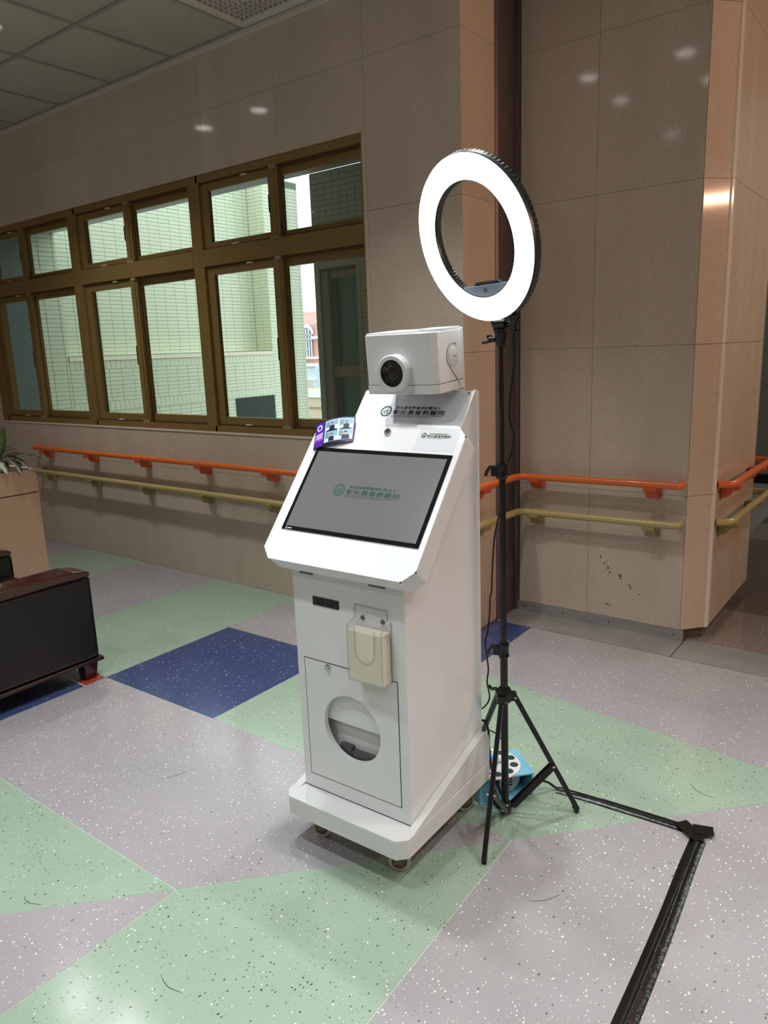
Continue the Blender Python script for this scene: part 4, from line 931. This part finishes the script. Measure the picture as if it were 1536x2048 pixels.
def leaf(base, tip, wd, arch, mt, roll=0.):
    base, tip = Vector(base), Vector(tip); d = tip-base; L_ = d.length; t0 = d.normalized()
    side = t0.cross(Vector((0, 0, 1))); side = side.normalized() if side.length > .05 else Vector((1, 0, 0))
    up = side.cross(t0); side = (side*cos(roll)+up*sin(roll)).normalized(); up = side.cross(t0).normalized()
    n_ = 12; m_ = 6; vs_ = []; uvs = []
    for i in range(n_+1):
        s_ = i/n_; c_ = base+d*s_+Vector((0, 0, 1))*arch*4*s_*(1-s_)*L_; w_ = wd*1.35*(sin(pi*min(1, s_**.75)))**.8*(1 if s_ > .02 else .1)+.0008
        for j in range(m_+1):
            a_ = -1+2*j/m_; vs_.append(tuple(c_+side*w_*a_+up*w_*.30*(abs(a_)**1.3)+up*.002*sin(20*s_)*abs(a_))); uvs.append((a_, s_))
    fs_ = [(i*(m_+1)+j, i*(m_+1)+j+1, (i+1)*(m_+1)+j+1, (i+1)*(m_+1)+j) for i in range(n_) for j in range(m_)]
    o = obj('leaf', MB().add(vs_, fs_), mt, plant, smooth=True); o.matrix_parent_inverse = plant.matrix_basis.inverted()
    uvl = o.data.uv_layers.new(name='UVMap')
    for lp in o.data.loops: uvl.data[lp.index].uv = uvs[lp.vertex_index]
    return o
stem_tops = [((-4.88, 2.28, .87), (-4.86, 2.29, 1.06)), ((-4.93, 2.22, .87), (-4.90, 2.18, 1.02)), ((-4.87, 2.15, .87), (-4.85, 2.12, 1.03))]
for a_, c_ in stem_tops:
    o = obj('stem', MB().tube(smooth_path([a_, ((a_[0]+c_[0])/2+.006, (a_[1]+c_[1])/2, (a_[2]+c_[2])/2), c_], 5), .006, 8), mat('stem_green', (96, 118, 62), .5), plant, smooth=True); o.matrix_parent_inverse = plant.matrix_basis.inverted()
for args in (((-4.86, 2.27, 1.00), (-4.82, 2.31, 1.205), .030, .02, M_leaf2, .7),
             ((-4.86, 2.29, 1.00), (-4.73, 2.455, .985), .026, .16, M_leaf, .1),
             ((-4.85, 2.30, 1.01), (-4.765, 2.36, .882), .036, .20, M_leaf, -.1),
             ((-4.86, 2.31, .99), (-4.72, 2.545, .925), .022, .18, M_leaf, .2),
             ((-4.85, 2.27, 1.03), (-4.795, 2.40, 1.085), .012, .10, M_leaf, .3),
             ((-4.85, 2.27, 1.02), (-4.785, 2.40, 1.045), .012, .14, M_leaf, .0),
             ((-4.85, 2.25, .98), (-4.775, 2.27, .900), .034, .16, M_leaf, .0),
             ((-4.84, 2.36, .93), (-4.755, 2.50, .845), .008, .12, M_leaf, .2),
             ((-4.86, 2.30, .98), (-4.76, 2.42, .905), .022, .24, M_leaf, -.2),
             ((-4.88, 2.18, 1.0), (-4.84, 2.08, 1.16), .032, .05, M_leaf2, .5),
             ((-4.87, 2.14, 1.0), (-4.74, 2.10, .93), .034, .2, M_leaf, .0),
             ((-4.88, 2.16, 1.0), (-5.05, 2.05, 1.02), .034, .15, M_leaf, .2),
             ((-4.9, 2.24, 1.0), (-5.06, 2.36, 1.02), .034, .15, M_leaf2, .2),
             ((-4.86, 2.12, .98), (-4.82, 1.96, 1.04), .030, .2, M_leaf, .1)):
    leaf(*args)

# ================================================================== OUTSIDE
nb = empty('tiled_building', (-8.7, 7, 0)); tag(nb, 'pale green tiled building wing with a recessed bay outside the window', 'building')
def och(name, mb, mt, **k): return child(name, mb, mt, nb, **k)
X2, X1 = -8.50, -8.845
zt_ = 4.1
och('wall_core', MB().box(-9.6, X1-.006, 3.6, 8.9, -6, 4.2).box(X1-.006, X2-.006, 3.6, 4.966, -6, 4.2).box(X1-.006, X2-.006, 4.966, 8.386, -6, 1.600).box(-9.6, X2-.006, 8.393, 9.14, -6, 4.2), M_grout)
def tiles_x(x, y0, y1, z0, z1, w_, h_, g_=.007, off=True, wy=False):
    mb = MB(); nr = int(math.ceil((z1-z0)/h_))
    for r_ in range(nr):
        za = z0+r_*h_; zb = min(za+h_, z1)
        if zb-za < g_*2: continue
        y = y0
        while y < y1-1e-6:
            yb = min(y+w_, y1)
            if yb-y > g_*2:
                xx = x+random.uniform(-.0006, .0006)
                mb.add([(xx, y+g_/2, za+g_/2), (xx, yb-g_/2, za+g_/2), (xx, yb-g_/2, zb-g_/2), (xx, y+g_/2, zb-g_/2), (xx-.008, y, za), (xx-.008, yb, za), (xx-.008, yb, zb), (xx-.008, y, zb)], [(0, 1, 2, 3), (4, 5, 1, 0), (5, 6, 2, 1), (6, 7, 3, 2), (7, 4, 0, 3)])
            y = yb
    return mb
ts = MB()
for t_ in (tiles_x(X1, 4.966, 8.386, 1.66, zt_, .175, .050), tiles_x(X2, 3.7, 4.966, .6, zt_, .175, .050), tiles_x(X2, 4.966, 8.386, 1.09, 1.49, .175, .050), tiles_x(X2, 4.966, 8.386, .2, .97, .175, .050), tiles_x(X2, 8.386, 9.14, .2, zt_, .175, .050),
           tiles_x(X2, 4.966, 8.386, 1.49, 1.60, .07, .11), tiles_x(X2, 4.966, 8.386, .97, 1.09, .07, .12)):
    ts.add(t_.v, t_.f)
ff = tiles_x(0, X1, X2, 1.66, zt_, .172, .050); ts.add([(y, 8.386-x, z) for x, y, z in ff.v], [f_[::-1] for f_ in ff.f])
tl = och('wall_tiles', ts, M_gtile); tl['kind'] = 'stuff'
och('ledge', MB().box(X1, X2+.012, 4.966, 8.386, 1.600, 1.652), M_ledge)
och('dark_window', MB().box(X2-.02, X2+.015, 7.55, 8.35, .45, .97), mat('dark_opening', (30, 40, 36), .7))
och('tinted_window', MB().box(X2-.02, X2+.03, 3.62, 4.60, .9, 3.3), mat('smoked_panel', (96, 106, 98), .35, coat=.2))
sf = obj('soffit', MB().box(-9.6, -2.32, 3.56, 5.0, 3.075, 3.25), M_concrete); tag(sf, 'concrete soffit slab above the window outside', kind='structure')
sf2 = obj('soffit_beam', MB().box(-9.6, X2-.02, 8.9, 9.0, 3.5, 3.6), M_concrete, sf)

# neighbouring bay at right with individually built tiles and its own window
rb = empty('tiled_bay', (-3.6, 5.1, 0)); tag(rb, 'shaded tiled bay with dark green panes seen through the right-hand window', 'building')
def rch(name, mb, mt, **k): return child(name, mb, mt, rb, **k)
gx0, gx1, gz0, gz1 = -4.44, -4.035, .70, 2.30
YR = 5.0
rch('bay_core', MB().box(-4.50, gx0, YR+.008, YR+.34, -6, 3.075).box(gx1, -2.31, YR+.008, YR+.04, -6, 3.075).box(gx0, gx1, YR+.008, YR+.30, gz1, 3.075).box(gx0, gx1, YR+.008, YR+.30, -6, gz0), mat('bay_grout', (104, 116, 100), .8))
cw, chh = .082, .0445; cnt = 0
tmesh = {}
rest = MB()
def btile(w_, h_):
    key = (round(w_, 3), round(h_, 3))
    if key not in tmesh:
        q = MB(); g_ = .0045
        q.add([(g_/2, 0, g_/2), (w_-g_/2, 0, g_/2), (w_-g_/2, 0, h_-g_/2), (g_/2, 0, h_-g_/2), (g_/4, .009, g_/4), (w_-g_/4, .009, g_/4), (w_-g_/4, .009, h_-g_/4), (g_/4, .009, h_-g_/4)], [(0, 1, 2, 3), (4, 5, 1, 0), (5, 6, 2, 1), (6, 7, 3, 2), (7, 4, 0, 3)])
        me = bpy.data.meshes.new('wall_tile'); me.from_pydata(q.v, [], q.f); me.materials.append(M_gtile2); tmesh[key] = me
    return tmesh[key]
z = 3.07
rows = []
while z > .7: z -= chh; rows.append(z)
for z in rows:
    x = -4.50
    while x < -2.75:
        x1_ = min(x+cw, -2.70); inhole = x1_ > gx0+.001 and x < gx1-.001 and z+chh > gz0 and z < gz1+.075
        if inhole:
            if x < gx0: x1_ = gx0
            elif x1_ > gx1 and x < gx1: x = gx1; x1_ = x+(cw*.6)
            else: x = x1_; continue
        if x1_-x > .012:
            vis = -4.50 <= x <= -3.86 and z > .95
            if vis and cnt < 296:
                o = obj('wall_tile', None, None, rb, mesh=btile(x1_-x, chh), loc=(x, YR+random.uniform(-.0008, .0008), z)); o.matrix_parent_inverse = rb.matrix_basis.inverted(); cnt += 1
            else:
                bm_ = btile(x1_-x, chh); rest.add([(v.co.x+x, v.co.y+YR, v.co.z+z) for v in bm_.vertices], [tuple(p.vertices) for p in bm_.polygons])
        x = x1_
ro = rch('wall_tiles', rest, M_gtile2); ro['kind'] = 'stuff'
so = MB(); x = gx0
while x < gx1-.01: so.box(x+.002, x+.040, YR, YR+.009, gz1+.002, gz1+.078); x += .043
sq_ = rch('soldier_course', so, M_gtile2); sq_['kind'] = 'stuff'
rch('lintel', MB().box(-4.48, gx1+.03, YR+.002, YR+.20, gz1-.02, gz1+.004), mat('lintel_brown', (96, 82, 62), .6))
M_bayfr = mat('bay_window_frame', (176, 160, 124), .45, metal=.2)
q = MB().box(-4.44, -4.36, YR+.02, YR+.10, gz0, gz1-.02).box(-4.36, gx1, YR+.05, YR+.10, 1.385, 1.475).box(-4.36, gx1, YR+.05, YR+.10, gz1-.08, gz1-.02)
rch('window_frame', q, M_bayfr)
rch('dark_jamb', MB().box(-4.36, -4.30, YR+.06, YR+.12, gz0, gz1-.02), mat('jamb_dark', (66, 72, 62), .5))
for z0_, z1_ in ((gz0, 1.385), (1.475, gz1-.08)): rch('dark_pane', MB().box(-4.30, gx1, YR+.09, YR+.10, z0_, z1_), M_dkglass)

# far buildings between the two wings
fb = empty('brick_building', (-55, 60, -6)); tag(fb, 'distant pink brick building with arched white window and white cornices', 'building')
def fch(name, mb, mt, **k): return child(name, mb, mt, fb, **k)
fch('brick_wall', MB().box(-62, -53.6, 60, 68, -8, 4.55).add([(-62, 60, 4.55), (-53.6, 60, 4.55), (-54.3, 62, 6.0), (-62, 62, 6.0), (-62, 68, 4.55), (-53.6, 68, 4.55), (-54.3, 66, 6.0), (-62, 66, 6.0)], [(0, 1, 2, 3), (1, 5, 6, 2), (2, 6, 7, 3), (5, 4, 7, 6)]), M_brick)
fch('roof_ridge', MB().box(-57, -54.2, 61.9, 62.2, 5.9, 6.2).box(-55.5, -55.0, 62, 62.2, 6.2, 6.9), M_white_st)
arch = [(-55.4+1.05*cos(t), 3.55+1.05*sin(t)) for t in [pi*j/14 for j in range(15)]]
q = MB(); inn = [(-55.4+.72*cos(t), 3.50+.72*sin(t)) for t in [pi*j/14 for j in range(15)]]
q.add([(x, 59.8, z) for x, z in arch]+[(x, 59.8, z) for x, z in inn], [(i, i+1, 16+i, 15+i) for i in range(14)]); fch('arch_surround', q, M_white_st)
fch('arch_glass', MB().add([(x, 59.85, z) for x, z in inn]+[(-56.12, 59.85, 1.2), (-54.68, 59.85, 1.2)], [tuple(range(15))+(15, 16)]), mat('far_glass', (120, 136, 150), .3))
q = MB()
for x in (-56.12, -55.76, -55.4, -55.04, -54.68): q.box(x-.06, x+.06, 59.7, 59.8, 1.0, 3.55 if abs(x+55.4) > .5 else 4.1)
for z in (1.0, 2.0, 3.0, 3.5): q.box(-56.2, -54.6, 59.7, 59.8, z-.06, z+.06)
fch('window_bars', q, M_white_st)
fch('cornice', MB().box(-62, -53.4, 59.5, 60, .95, 1.2).box(-54.4, -53.4, 59.4, 60, 3.0, 3.3).box(-54.8, -53.4, 58.5, 60, .2, .5), M_white_st)
fch('lower_storey', MB().box(-54.7, -53.4, 58.8, 60, -2.4, .2), mat('pale_blue_render', (206, 220, 224), .8))
q = MB()
for k_ in range(6): q.box(-54.6+.2*k_, -54.52+.2*k_, 58.6, 58.8, -2.2, -1.2)
q.box(-54.7, -53.4, 58.6, 58.8, -1.2, -1.05); q.box(-55.9, -54.9, 59.8, 60, -1.2, -1.1); q.box(-55.45, -55.35, 59.8, 60, -1.5, -.2); q.box(-55.9, -54.9, 59.8, 60, -.6, -.5)
fch('balustrade', q, M_white_st)
fb2 = empty('beige_building', (-46, 50, -6)); tag(fb2, 'low beige stone block in front of the distant brick building', 'building')
child('block', MB().box(-52, -43.5, 50, 56, -9, -1.9), M_beige_bld, fb2)
child('parapet', MB().box(-52.2, -43.3, 49.8, 50.2, -2.35, -1.75), M_white_st, fb2)
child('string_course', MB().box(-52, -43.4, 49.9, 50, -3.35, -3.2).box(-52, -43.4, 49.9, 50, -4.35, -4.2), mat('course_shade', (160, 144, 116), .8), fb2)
tc_ = obj('bounce_slab', MB().box(-8.5, -2.46, 3.56, 11.5, -.6, -.35), mat('pale_bounce_slab', (232, 230, 222), .8)); tag(tc_, 'unseen pale slab added outside to bounce sky light upwards', kind='structure')  # slab added to throw sky light up onto the tiled bay
gd = obj('city_ground', MB().box(-150, 60, 5.2, 150, -9.2, -9), mat('city_asphalt', (120, 120, 118), .9)); tag(gd, 'ground far below outside', kind='structure')
